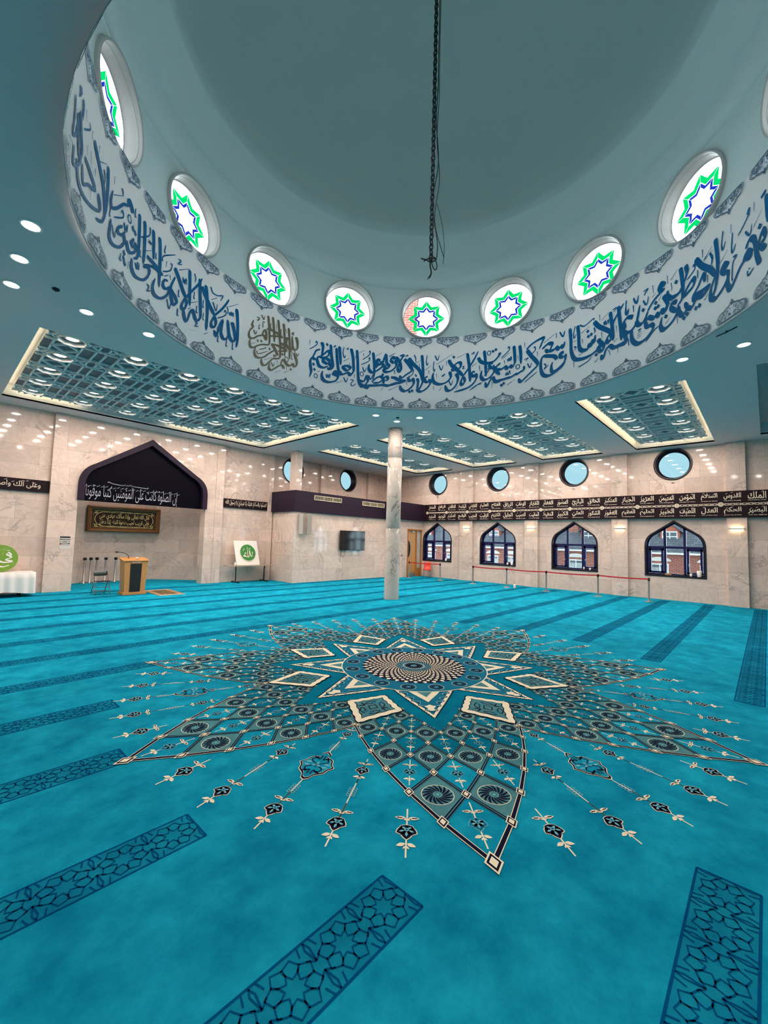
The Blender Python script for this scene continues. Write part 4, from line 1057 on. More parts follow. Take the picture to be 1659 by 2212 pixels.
# -------- one point of the inner star
def star_point():
    F = FLAT(local)
    def V(t, rt, rb, ab):
        """edge from base to tip, slightly hollow, mirrored"""
        bx, by = polar(rb, ab)
        return [(bx + (rt - bx) * q, by * (1 - q) * (1 + 0.04 * sin(pi * q))) for q in [i / 10 for i in range(11)]]
    def band(r0, a0, r1, a1, lay, mi, scal=0):
        A = V(0, r0, 1.13, a0); B = V(0, r1, 1.13, a1)
        for s in (1, -1):
            L = [(x, y * s) for x, y in A]; R = [(x, y * s) for x, y in B]
            F.edges(L, R, lay, mi)
    A = V(0, 2.0, 1.13, radians(21.5))
    F.poly([(x, y) for x, y in A] + [(x, -y) for x, y in A[::-1][1:]], 1, MID)
    band(2.02, radians(22.3), 1.93, radians(18.6), 2, CREAM)
    # scalloped navy outline on the cream border
    for s in (1, -1):
        P = V(0, 2.0, 1.13, radians(22.0))
        for q in range(len(P) - 1):
            a, b = P[q], P[q + 1]
            m = ((a[0] + b[0]) / 2, (a[1] + b[1]) / 2); l = hypot(b[0] - a[0], b[1] - a[1])
            nx, ny = (b[1] - a[1]) / l, -(b[0] - a[0]) / l
            for f in (0.25, 0.75):
                c0 = (a[0] + (b[0] - a[0]) * f, a[1] + (b[1] - a[1]) * f); e = l * 0.26
                u = ((b[0] - a[0]) / l, (b[1] - a[1]) / l)
                arc = [(c0[0] + u[0] * e * cos(t) - nx * e * 0.8 * sin(t), (c0[1] + u[1] * e * cos(t) - ny * e * 0.8 * sin(t)) * s) for t in [pi * k / 5 for k in range(6)]]
                F.strip(arc, 0.010, 3, NAVY)
    # squiggle in the blue band
    P = V(0, 1.84, 1.15, radians(16.5))
    for s in (1, -1):
        pts = []
        for q in range(len(P)):
            x, y = P[q]
            w_ = 0.030 * (1 if q % 2 else -1)
            pts.append((x + w_ * 0.5, (y + w_) * s))
        F.strip(smooth(pts, 4), 0.016, 4, PALE)
        F.strip(smooth([(x + 0.02, y + s * 0.012) for x, y in pts], 4), 0.010, 5, NAVY)
    band(1.54, radians(12.5), 1.36, radians(6.5), 5, CREAM)
    B = V(0, 1.37, 1.13, radians(6.6))
    F.poly([(x, y) for x, y in B] + [(x, -y) for x, y in B[::-1][1:]], 5, GREY)
    F.poly([(1.82, 0), (1.78, 0.05), (1.74, 0.035), (1.68, 0.075), (1.65, 0.03), (1.62, 0), (1.65, -0.03), (1.68, -0.075), (1.74, -0.035), (1.78, -0.05)], 6, CREAM)
    return F
sp_ = put_part(star_point(), 'carpet_star_point', floor, MX, MY, MR0)
for k in range(1, 8):
    o = sp_.copy(); COL.objects.link(o); o.rotation_euler = (0, 0, MR0 + pi / 4 * k)

# teal star ground between the petals, drawn under everything else of the middle
def ground():
    F = FLAT(lambda x, y, l: (x, y, 0.0006))
    pts = []
    for k in range(8):
        pts += [polar(2.44, pi / 4 * k), polar(1.50, pi / 8 + pi / 4 * k)]
    F.poly(pts, 0, TEAL)
    for k in range(8):
        for s in (1, -1):
            for q in range(14):
                t = q / 13
                p = polar(2.30 - 0.45 * t, pi / 4 * k + s * radians(1.5 + 11 * t))
                F.fn = lambda x, y, l: (x, y, 0.0125)
                F.disc(p, 0.006, 0, CREAM, 5)
    return F
put_part(ground(), 'carpet_star_ground', floor, MX, MY, MR0)

# -------- central roundel
def roundel():
    F = FLAT(local)
    F.disc((0, 0), 1.185, 7, CREAM, 96)
    F.disc((0, 0), 1.168, 8, MID, 96)
    for k in range(16):
        pinwheel(F, polar(1.015, pi / 16 + pi / 8 * k), 0.105, 9, 14, 1)
    n = 36
    F.poly([polar(0.86 if q % 2 else 0.80, pi / n * q) for q in range(2 * n)], 9, NAVY)
    r = 0.83; k = 0
    while r > 0.17:
        r2 = r * 0.885
        for q in range(n):
            a = 2 * pi / n * (q + 0.5 * (k % 2)); da = pi / n * 0.64
            rm = r * 0.94
            f = min(1.0, (r - 0.1) / 0.5)
            F.poly([polar(r * 1.02, a), polar(rm, a + da * 0.86), polar(r2 * 1.03, a), polar(rm, a - da * 0.86)], 10, CREAM if r > 0.30 else PALE)
        k += 1; r *= 0.915
    F.disc((0, 0), 0.185, 11, PALE, 32)
    F.disc((0, 0), 0.178, 12, GREY, 32)
    pinwheel(F, (0, 0), 0.16, 13, 20, 1)
    return F
put_part(roundel(), 'carpet_roundel', floor, MX, MY, MR0)

# -------- the sprays between the petals: short, long, jewelled
def spray(kind):
    F = FLAT(local)
    ax = axis_fn(0.0)
    if kind == 'short':
        sprig(F, ax, 3.70, 4.20, 0.074, 1)
    else:
        r0 = 3.04 if kind == 'long' else 2.45
        F.strip([ax(r0 + 0.05, 0), ax(4.0, 0)], 0.010, 1, CREAM)
        sprig(F, ax, r0, r0 + (0.40 if kind == 'long' else 0.36), 0.060 if kind == 'long' else 0.05, 1)
        sprig(F, ax, 3.72, 4.20, 0.072, 1)
        for rb in ((3.57,) if kind == 'long' else (3.68, 2.93)):
            for q in range(4):
                for s in (1, -1):
                    F.ring(ax(rb - 0.045 + 0.03 * q, s * 0.020), 0.014, 0.007, 2, PALE, 10)
        if kind == 'jewel':
            out = smooth([ax(r, y) for r, y in ((3.03, 0.0), (3.08, 0.045), (3.13, 0.04), (3.17, 0.11), (3.24, 0.135), (3.29, 0.175), (3.34, 0.14), (3.40, 0.125), (3.46, 0.06), (3.52, 0.035), (3.545, 0.0))], 4)
            full = out + [(x, -y) for x, y in out[::-1][1:-1]]
            F.poly(full, 3, CREAM)
            m = (3.29, 0)
            def sc(k): return [(m[0] + (x - m[0]) * k, y * k) for x, y in full]
            F.poly(sc(0.955), 4, NAVY); F.poly(sc(0.86), 5, CREAM); F.poly(sc(0.84), 6, TURQ)
            for s in (1, -1):
                for t in (1, -1):
                    F.strip(smooth([(m[0] + t * 0.02, s * 0.02), (m[0] + t * 0.06, s * 0.08), (m[0] + t * 0.12, s * 0.05), (m[0] + t * 0.09, s * 0.02), (m[0] + t * 0.16, s * 0.015)], 4), 0.012, 7, NAVY)
                    leaf(F, (m[0] + t * 0.03, s * 0.06), (m[0] + t * 0.02, s * 0.12), 0.014, 7, PALE)
                    leaf(F, (m[0] + t * 0.10, s * 0.03), (m[0] + t * 0.13, s * 0.09), 0.012, 7, NAVY)
            for q in range(6):
                leaf(F, m, (m[0] + 0.05 * cos(q * pi / 3), 0.05 * sin(q * pi / 3)), 0.014, 8, PALE if q % 2 else MID)
    return F
for kind, offs in (('short', (-14.75, 14.75)), ('long', (-7.4, 7.4)), ('jewel', (0.0,))):
    o0 = None
    for k in range(8):
        for of in offs:
            a = MR0 + pi / 8 + pi / 4 * k + radians(of)
            if o0 is None: o0 = put_part(spray(kind), 'carpet_spray', floor, MX, MY, a)
            else:
                o = o0.copy(); COL.objects.link(o); o.rotation_euler = (0, 0, a)

# -------- prayer-row stripes of eight-fold tracery
def stripe(x0, x1, yc, end0, end1):
    F = FLAT(lambda x, y, l: (x, y, 0.0008 + DZ * l))
    h = 0.155
    F.poly([(x0, yc - h), (x1, yc - h), (x1, yc + h), (x0, yc + h)], 0, SFILL)
    for s in (1, -1): F.strip([(x0, yc + s * h), (x1, yc + s * h)], 0.014, 1, STRP)
    for e, x in ((end0, x0), (end1, x1)):
        if e: F.strip([(x, yc - h), (x, yc + h)], 0.014, 1, STRP)
    P = 0.30
    n = int((x1 - x0) / P)
    lw = 0.0095
    for k in range(n):
        cx = x1 - P * (k + 0.52) if end1 else x0 + P * (k + 0.52)
        R = 0.076
        for q in range(8):
            a = pi / 4 * q + pi / 8
            pts = [polar(R * 0.60, a), polar(R, a - pi / 8), polar(0.108, a - pi / 7.4), polar(0.137, a), polar(0.108, a + pi / 7.4), polar(R, a + pi / 8)]
            F.strip([(cx + x, yc + y) for x, y in pts], lw, 2, STRP, True)
        for sx_ in (1, -1):
            for sy in (1, -1):
                F.strip([(cx + sx_ * P / 2, yc + sy * 0.03), (cx + sx_ * 0.108, yc + sy * 0.06)], lw, 2, STRP)
                F.strip([(cx + sx_ * 0.115, yc + sy * h), (cx + sx_ * 0.098, yc + sy * 0.098)], lw, 2, STRP)
                F.strip([(cx + sx_ * P / 2, yc + sy * 0.03), (cx + sx_ * 0.137, yc + sy * 0.11), (cx + sx_ * P / 2, yc + sy * 0.15)], lw, 2, STRP)
    F.build('carpet_stripe', CM, floor)
ENDS = {0: 3.515, 1: 2.035, 2: 1.44, 3: 1.385, 4: 1.685, 5: 2.65}
for k in range(-3, 13):
    yc = 0.235 + 1.405 * k
    xr = 20.0 if yc < 15.2 else (17.6 if yc < 15.9 else 11.2)
    if yc > 16.6: xr = 8.6
    if k in ENDS:
        stripe(X0 + 0.2, ENDS[k], yc, False, True)
        stripe(2 * MX - ENDS[k], xr, yc, True, False)
    else:
        stripe(X0 + 0.2, xr, yc, False, False)
# ================================================================ DOME BAND ORNAMENT AND CHAIN
def on_band(lift=0.004, r=DR):
    """(arc length to the right, height) -> a point on the inside of the band"""
    def f(s, z, lay=0):
        a = -s / r; q = r - lift - (0.014 if lay else 0.0) - 0.0008 * lay
        return (DX + q * cos(a), DY + q * sin(a), z)
    return f
def cartouche(kind):
    """kind 1: hanging lobed plaque, kind 2: standing half palmette; centred on s = 0"""
    F = FLAT(on_band())
    if kind == 1:
        half = [(0.0, -0.325), (0.03, -0.27), (0.075, -0.235), (0.14, -0.215), (0.20, -0.175), (0.27, -0.165), (0.325, -0.125), (0.345, -0.07), (0.325, -0.015), (0.29, 0.0), (0.0, 0.0)]
        z0 = 8.045
    else:
        half = [(0.0, 0.315), (0.03, 0.265), (0.08, 0.225), (0.135, 0.215), (0.185, 0.185), (0.25, 0.175), (0.31, 0.135), (0.345, 0.075), (0.335, 0.02), (0.31, 0.0), (0.0, 0.0)]
        z0 = 5.935
    r = smooth(half[:-1], 3) + [half[-1]]
    full = [(x, z0 + z) for x, z in r] + [(-x, z0 + z) for x, z in r[::-1][1:-1]]
    m = (0, z0 + (-0.12 if kind == 1 else 0.10))
    def sc(k): return [(x * k, m[1] + (z - m[1]) * k) for x, z in full]
    F.poly(full, 0, 1)
    F.strip(sc(0.955), 0.010, 1, 0, True)
    F.strip(sc(0.87), 0.010, 1, 0, True)
    sg = -1 if kind == 1 else 1
    rnd = random.Random(3 + kind)
    for s in (1, -1):
        # scrollwork
        for cx, cz, R in ((0.06, 0.06, 0.038), (0.14, 0.085, 0.042), (0.22, 0.065, 0.038), (0.275, 0.07, 0.028), (0.095, 0.14, 0.034), (0.18, 0.125, 0.028)):
            sp = []
            a0 = rnd.uniform(0, 6.28); dr = rnd.choice((-1, 1))
            for k in range(13):
                t = k / 12
                sp.append((s * (cx + R * (1 - 0.78 * t) * cos(a0 + dr * 8.5 * t)), z0 + sg * (cz + R * (1 - 0.78 * t) * sin(a0 + dr * 8.5 * t))))
            F.strip(sp, 0.0085, 2, 0)
            F.disc(sp[-1], 0.009, 2, 0, 6)
        for (ax_, az), (bx, bz) in (((0.02, 0.03), (0.09, 0.10)), ((0.10, 0.04), (0.18, 0.03)), ((0.19, 0.10), (0.25, 0.11)), ((0.03, 0.14), (0.07, 0.19)), ((0.22, 0.03), (0.30, 0.035)), ((0.12, 0.18), (0.16, 0.155))):
            d = (bx - ax_, bz - az)
            L = [(s * (ax_ + d[0] * t - d[1] * 0.22 * sin(pi * t)), z0 + sg * (az + d[1] * t + d[0] * 0.22 * sin(pi * t))) for t in [i / 5 for i in range(6)]]
            R_ = [(s * (ax_ + d[0] * t), z0 + sg * (az + d[1] * t)) for t in [i / 5 for i in range(6)]]
            F.edges(L, R_, 2, 0)
    F.poly([(0, z0 + sg * 0.27), (0.025, z0 + sg * 0.235), (0, z0 + sg * 0.205), (-0.025, z0 + sg * 0.235)], 2, 0)
    if kind == 1:
        put_text(F, 'لا اله الا الله', lambda u, v: F.fn(u, v, 3), 0, z0 - 0.085, 0.46, 0.12, 0)
    return F
for kind, nm in ((1, 'hanging_cartouche'), (2, 'standing_cartouche')):
    F = cartouche(kind)
    L = Vector((DX, DY, 0))
    F.v = [tuple(Vector(p) - L) for p in F.v]
    o = F.build(nm, [M_CART, M_CARTB], band, loc=(DX, DY, 0), rot=radians(39.66))
    for k in range(1, 40):
        c = o.copy(); COL.objects.link(c); c.rotation_euler = (0, 0, radians(39.66 + 9 * k))

# chain and cables left hanging from the crown
ch = thing('hanging_chain', (DX, DY, 6.58), 'dark chain with loose cables hanging from the middle of the dome', 'chain')
cb = MB()
z = 6.95 - 6.58
k = 0
while z < 15.28 - 6.58:
    pts = []
    for q in range(14):
        a = 2 * pi * q / 14
        u, v = 0.034 * cos(a), 0.062 * sin(a)
        pts.append((u, 0, z + 0.05 + v) if k % 2 else (0, u, z + 0.05 + v))
    cb.tube(pts, 0.0125, 6, 0, closed=True)
    z += 0.092; k += 1
cb.build('chain_links', M_CHAIN, ch)
cb = MB()
rnd = random.Random(11)
for j, (dx, dy) in enumerate(((0.045, -0.04), (0.03, -0.075))):
    pts = []
    for i in range(40):
        t = i / 39; zz = 6.98 - 6.58 + (15.25 - 6.98) * t
        wob = max(0.0, 1 - t * 2.2) * 0.05
        pts.append((dx + wob * sin(i * 0.9 + j * 2) + 0.05 * max(0, 0.10 - t) * 10 * j, dy - wob * cos(i * 0.7 + j) - 0.09 * max(0, 0.13 - t) * 7 * j, zz))
    cb.tube(smooth(pts, 2), 0.009 if j == 0 else 0.007, 6)
cb.tube(smooth([(0.14, -0.16, 0.30), (0.15, -0.17, 0.6), (0.12, -0.14, 1.0), (0.05, -0.07, 1.4)], 5), 0.005, 5)
cb.build('cable', M_BLACKM, ch)
hb = MB()
hb.tube([(0.075 * cos(a) + 0.05, -0.04, 0.30 + 0.095 * sin(a)) for a in [2 * pi * q / 20 for q in range(20)]], 0.009, 6, closed=True)
hb.tube(smooth([(-0.15, 0.10, 0.36), (-0.06, 0.05, 0.36), (0.0, 0.0, 0.33), (0.08, -0.06, 0.40), (0.02, 0.0, 0.43), (-0.10, 0.08, 0.33)], 4), 0.011, 6)
hb.tube(smooth([(0.02, 0, 0.42), (-0.01, 0.01, 0.28), (0.015, 0, 0.16), (-0.01, 0, 0.07), (-0.03, 0.02, 0.04)], 4), 0.014, 6)
hb.tube([(-0.01, 0.0, 0.10), (-0.05, 0.03, 0.0)], 0.006, 5)
hb.build('hook', M_CHAIN, ch)

# the painted verse: every stroke drawn with a broad nib round the band
def write_band(ink, name, m, nib, mark):
    mb = MB(); fn = on_band(0.012)
    for st in ink.split('|'):
        code = st[0]
        P = []
        for q in st[1:].split(' '):
            a, z = q.split(',')
            P.append((-radians(int(a) / 100) * DR, 5.9 + int(z) / 1000))
        if code == 'D':
            x, z = P[0]; h = nib * 0.46
            pts = [(x - h * 0.9, z), (x - h * 0.1, z + h), (x + h * 0.9, z + h * 0.05), (x + h * 0.1, z - h)]
            mb.add([fn(*p) for p in pts], [(0, 1, 2, 3)])
            continue
        if code == 'O':
            x, z = P[0]; n = 14
            L, R = ribbon([(x + 0.05 * cos(2 * pi * q / n), z + 0.062 * sin(2 * pi * q / n)) for q in range(n)], 0.022, True)
            mb.add([fn(*p) for p in L + R], [(q, (q + 1) % n, n + (q + 1) % n, n + q) for q in range(n)])
            continue
        L, R = nib_ribbon(P, nib if code == 'T' else mark, 45, 0.42 if code == 'T' else 0.6, 5)
        k = len(L)
        mb.add([fn(*p) for p in L + R], [(i, i + 1, k + i + 1, k + i) for i in range(k - 1)])
    return mb.build(name, m, band)
write_band(INK_BLUE, 'verse_lettering', M_BLUE, 0.110, 0.040)
write_band(INK_BRONZE, 'basmala_lettering', M_BRONZE, 0.086, 0.036)
# ================================================================ RIGHT-HAND WALL
NAMES = [('الملك', 'THE ETERNAL LORD'), ('القدوس', 'THE MOST SACRED'), ('السلام', 'SOURCE OF PEACE'), ('المؤمن', 'INFUSER OF FAITH'), ('المهيمن', 'THE PRESERVER'), ('العزيز', 'THE ALL MIGHTY'),
         ('الجبار', 'THE COMPELLER'), ('المتكبر', 'THE SUPREME'), ('الخالق', 'THE CREATOR'), ('البارئ', 'THE EVOLVER'), ('المصور', 'THE FASHIONER'), ('الغفار', 'THE ALL FORGIVING'),
         ('القهار', 'THE ALL PREVAILING'), ('الوهاب', 'THE BESTOWER'), ('الرزاق', 'THE PROVIDER'), ('الفتاح', 'THE OPENER'), ('العليم', 'THE ALL KNOWING'), ('القابض', 'THE WITHHOLDER'),
         ('الباسط', 'THE EXTENDER'), ('الخافض', 'THE REDUCER'), ('الرافع', 'THE EXALTER'), ('المعز', 'THE HONOURER')]
NAMES2 = [('البصير', 'THE ALL SEEING'), ('الحكم', 'IMPARTIAL JUDGE'), ('العدل', 'THE UTTERLY JUST'), ('اللطيف', 'THE SUBTLE ONE'), ('الخبير', 'THE ALL AWARE'), ('الحليم', 'THE FORBEARING'),
          ('العظيم', 'THE MAGNIFICENT'), ('الغفور', 'THE FORGIVER'), ('الشكور', 'THE APPRECIATIVE'), ('العلي', 'THE MOST EXALTED'), ('الكبير', 'THE MOST GREAT'), ('الحفيظ', 'THE PRESERVER'),
          ('المقيت', 'THE SUSTAINER'), ('الحسيب', 'THE RECKONER'), ('الجليل', 'THE MAJESTIC'), ('الكريم', 'THE GENEROUS'), ('الرقيب', 'THE WATCHFUL'), ('المجيب', 'THE RESPONSIVE'),
          ('الواسع', 'ALL EMBRACING'), ('الحكيم', 'THE WISE'), ('الودود', 'THE LOVING'), ('المجيد', 'THE GLORIOUS')]
fz = thing('name_frieze', (20.1, 7.0, 3.28), 'long dark frieze of gold Arabic names across the window wall', 'wall panel')
XF = 20.1
def fl_(u, v): return (-0.004, -u, v)          # u runs to the right as one faces the wall
MB().box(0.0, XW - XF - 0.03, -11.5, 8.16, 0.0, 0.98).build('panel', M_FRIEZE, fz, bevel=0.005)
for row, zc, ze in ((NAMES, 0.80, 0.625), (NAMES2, 0.26, 0.085)):
    for n, (ar, en) in enumerate(row):
        y = 0.24 + 0.683 * n - 7.0
        mb = MB()
        put_text(mb, ar, fl_, -y, zc, 0.50, 0.255, 0, 0.016)
        for q in range(3):        # vowel marks above the letters
            u = -y - 0.17 + 0.16 * q; v = zc + 0.09 + 0.035 * ((n + q) % 3 - 1)
            L, R = ribbon([(u - 0.028, v - 0.012), (u + 0.03, v + 0.016)], 0.012)
            mb.add([fl_(*p) for p in L + R], [(0, 1, 3, 2)])
        put_text(mb, en, fl_, -y, ze, 0.50, 0.034, 0, 0.01, ar=False)
        mb.build('name_lettering', M_CREAMLET, fz)
cbm = MB()
for n in range(11):
    y0 = -0.105 + 1.3665 * n - 7.0
    for ph in (0, pi):
        pts = [(-(y0 + 0.09 + 1.186 * t / 40), 0.49 + 0.030 * sin(ph + t / 40 * pi * 7)) for t in range(41)]
        L, R = ribbon(pts, 0.019)
        k = len(L)
        cbm.add([fl_(*p) for p in L + R], [(i, i + 1, k + i + 1, k + i) for i in range(k - 1)])
    for s in (1, -1):
        pts = [(-(y0 + 0.09), 0.49 + s * 0.036), (-(y0 + 1.276), 0.49 + s * 0.036)]
        L, R = ribbon(pts, 0.007)
        cbm.add([fl_(*p) for p in L + R], [(0, 1, 3, 2)])
cbm.build('chain_border', M_CREAMLET, fz)
for n in range(12):
    y = -0.105 + 1.3665 * n - 7.0
    md = MB()
    md.add([(-0.012, y + 0.085 * cos(2 * pi * q / 28), 0.49 + 0.085 * sin(2 * pi * q / 28)) for q in range(28)], [list(range(28))])
    md.add([(-0.014, y + 0.062 * cos(2 * pi * q / 28), 0.49 + 0.062 * sin(2 * pi * q / 28)) for q in range(28)] + [(-0.014, y + 0.055 * cos(2 * pi * q / 28), 0.49 + 0.055 * sin(2 * pi * q / 28)) for q in range(28)], [(q, (q + 1) % 28, 28 + (q + 1) % 28, 28 + q) for q in range(28)], 1)
    for q in range(6):
        a = q * pi / 3
        md.add([(-0.014, y + 0.045 * cos(a + d) * f, 0.49 + 0.045 * sin(a + d) * f) for d, f in ((0, 0.15), (0.35, 0.6), (0, 1), (-0.35, 0.6))], [(0, 1, 2, 3)], 1)
    md.build('medallion', [M_CREAMLET, M_BRONZE], fz)

# wall lights on the pilasters
sc0 = None
for i, y in enumerate((0.815, 4.68, 8.62, 12.29)):
    lab = 'slim brass wall light on the %s pilaster %s' % (('right-hand', 'second', 'third', 'fourth')[i], ('at the photo edge', 'from the right', 'from the right', 'from the right')[i])
    if sc0 is None:
        sc0 = thing('wall_light', (XP, y, 2.855), lab, 'wall light', 'wall lights under the frieze')
        MB().box(-0.075, 0, -0.20, 0.20, -0.022, 0.022).build('housing', M_STEEL, sc0, bevel=0.004)
        MB().box(-0.065, -0.015, -0.18, 0.18, 0.0225, 0.026).box(-0.065, -0.015, -0.18, 0.18, -0.026, -0.0225).build('diffuser', M_SCON, sc0)
        area(sc0, (-0.045, 0, 0.03), 0.34, 0.4, (1.0, 0.66, 0.32), (pi, 0, pi / 2), 'RECTANGLE', 0.05)
        area(sc0, (-0.045, 0, -0.03), 0.34, 0.4, (1.0, 0.66, 0.32), (0, 0, pi / 2), 'RECTANGLE', 0.05)
    else:
        dup(sc0, (XP, y, 2.855), None, lab)

# sockets low on the pilasters, small fittings under the round windows
s0 = None
for y, lab in ((4.71, 'white double socket low on the second pilaster from the right'), (12.32, 'white double socket low on the pilaster beside the far window')):
    if s0 is None:
        s0 = thing('wall_socket', (XP, y, 0.46), lab, 'socket', 'wall sockets')
        MB().box(-0.012, 0, -0.075, 0.075, -0.043, 0.043).build('plate', M_WHITE, s0, bevel=0.003)
        MB().box(-0.014, -0.012, -0.05, -0.03, -0.012, 0.012).box(-0.014, -0.012, 0.03, 0.05, -0.012, 0.012).build('sockets', M_BLACKM, s0)
    else: dup(s0, (XP, y, 0.46), None, lab)
s0 = None
for i, y in enumerate(WY[2:]):
    lab = 'tiny brass fitting below the %s round window from the right' % ORD[i]
    if s0 is None:
        s0 = thing('wall_fitting', (XW, y, 4.74), lab, 'wall fitting', 'fittings under the round windows')
        MB().box(-0.03, 0, -0.05, 0.05, -0.02, 0.015).tube([(-0.03, -0.03, 0), (-0.05, 0, 0.015), (-0.03, 0.03, 0)], 0.008, 6).build('bracket', M_STEEL, s0, bevel=0.003)
    else: dup(s0, (XW, y, 4.74), None, lab)

# rope barrier
def post(with_base=True):
    t = thing('barrier_post', (0, 0, 0), 'x', 'barrier post', 'steel posts of the red belt barrier')
    MB().lathe([(0.0005, 0.028), (0.05, 0.028), (0.10, 0.024), (0.165, 0.016), (0.172, 0.008), (0.172, 0.0)], 32).build('base', M_STEEL, t)
    MB().lathe([(0.04, 0.026), (0.034, 0.05), (0.032, 0.06), (0.032, 0.80)], 20).build('pole', M_STEEL, t)
    MB().lathe([(0.033, 0.795), (0.040, 0.80), (0.040, 0.895), (0.034, 0.91), (0.0005, 0.912)], 20).build('belt_head', M_BLACKM, t)
    return t
PST = [(18.73, 15.12), (18.85, 13.07), (18.91, 11.09), (18.82, 9.22), (18.82, 7.33), (19.02, 5.25), (18.92, 3.42)]
PLB = ['steel barrier post in front of the wooden door', 'steel barrier post at the right end of the short red belt', 'steel barrier post at the left end of the long red belt', 'steel barrier post beside the white bottle',
       'steel barrier post left of the window with the tall pole', 'steel barrier post next to last on the right', 'leaning steel barrier post at the right end of the red belt']
p0 = post()
posts = []
for i, (x, y) in enumerate(PST):
    posts.append(dup(p0, (x, y, 0), None, PLB[i]) if i else p0)
p0.location = (*PST[0], 0); p0['label'] = PLB[0]
for i in (0, 2, 3, 4, 5):
    a, b = Vector((*PST[i], 0.865)), Vector((*PST[i + 1], 0.865))
    d = (b - a); n = Vector((-d.y, d.x, 0)).normalized() * 0.0015
    mb = MB(); N = 10
    vs = []
    for k in range(N + 1):
        t = k / N; p = d * t + Vector((0, 0, 0.865 - 0.025 * 4 * t * (1 - t)))
        vs += [p + n + Vector((0, 0, 0.026)), p - n + Vector((0, 0, 0.026)), p - n - Vector((0, 0, 0.026)), p + n - Vector((0, 0, 0.026))]
    mb.add(vs, [(k * 4 + j, k * 4 + (j + 1) % 4, k * 4 + 4 + (j + 1) % 4, k * 4 + 4 + j) for k in range(N) for j in range(4)])
    mb.build('belt', M_RED, posts[i])
posts[6].rotation_euler = (0.0, 0.05, 0.0)
# five spare posts standing in the niche
SP = [(4.40, 20.33, 'leftmost spare post standing in the niche'), (4.62, 20.40, 'second spare post in the niche, behind the folding chair'), (4.84, 20.44, 'middle spare post in the niche, behind the folding chair'), (5.16, 20.44, 'fourth spare post in the niche, above the chair right edge'), (5.52, 20.44, 'rightmost spare post in the niche, beside the lectern')]
q0 = None
for x, y, lab in SP:
    if q0 is None:
        q0 = thing('spare_post', (x, y, 0), lab, 'barrier post', 'spare posts in the niche')
        MB().lathe([(0.0005, 0.02), (0.09, 0.016), (0.095, 0.0)], 28).build('base', M_STEEL, q0)
        MB().lathe([(0.045, 0.018), (0.036, 0.03), (0.036, 0.93)], 20).build('pole', M_STEEL, q0)
        MB().lathe([(0.038, 0.92), (0.062, 0.93), (0.062, 1.01), (0.05, 1.025), (0.0005, 1.027)], 20).build('belt_head', M_BLACKM, q0)
    else: dup(q0, (x, y, 0), None, lab)

bt = thing('bottle', (18.75, 8.78, 0), 'white plastic bottle on the carpet beside the belt posts', 'bottle')
MB().lathe([(0.0005, 0.0), (0.05, 0.0), (0.055, 0.01), (0.055, 0.16), (0.045, 0.19), (0.02, 0.21), (0.02, 0.225)], 20).build('body', M_CLOTHW, bt)
MB().lathe([(0.024, 0.222), (0.024, 0.255), (0.0005, 0.257)], 16).build('cap', M_GREEN2, bt)

# things left on the window sills
def cup(x, y, r, h, lab):
    t = thing('cup', (x, y, 0.985), lab, 'cup', 'things on the window sills')
    MB().lathe([(0.0005, 0.0), (r * 0.78, 0.0), (r * 0.80, 0.005), (r, h), (r * 0.94, h), (r * 0.75, 0.012), (0.0005, 0.012)], 24).build('body', M_CLOTHW, t)
    return t
XS = XW + 0.07
cup(XS, 1.985, 0.085, 0.24, 'large white tub on the sill of the nearest window')
cup(XS, 2.25, 0.045, 0.12, 'small white cup on the nearest window sill beside the tub')
cup(XS, 9.95, 0.045, 0.12, 'small white cup on the sill of the third window')
cup(XS, 9.71, 0.075, 0.19, 'white tub on the sill of the third window')
cup(XS, 13.75, 0.06, 0.14, 'white cup on the sill of the farthest window')
cup(XS, 5.96, 0.04, 0.10, 'slim white cup at the right of the second window sill')
t = thing('box', (XS, 3.0, 0.985), 'small tan box on the nearest window sill', 'box')
MB().box(-0.04, 0.04, -0.11, 0.11, 0, 0.07).build('carton', mat('tan_card', (170, 126, 84)), t, bevel=0.004)
MB().box(-0.02, 0.02, -0.111, 0.111, 0.0701, 0.072).build('tape', mat('tape', (196, 160, 110)), t)
t = thing('cap', (XS, 2.49, 0.985), 'dark folded cloth cap on the nearest window sill', 'cap')
MB().lathe([(0.07, 0.0), (0.09, 0.012), (0.082, 0.05), (0.06, 0.07), (0.0005, 0.078)], 20).build('crown', M_BLACKM, t)
MB().lathe([(0.11, 0.0), (0.115, 0.006), (0.09, 0.012)], 20).build('brim', M_BLACKM, t)
t = thing('soap_bottle', (XS, 6.22, 0.985), 'slim white bottle standing on the second window sill', 'bottle')
MB().lathe([(0.0005, 0), (0.035, 0), (0.035, 0.11), (0.012, 0.13), (0.012, 0.15)], 16).build('body', M_CLOTHW, t)
MB().lathe([(0.015, 0.148), (0.015, 0.175), (0.0005, 0.176)], 12).build('cap', M_BLUE, t)
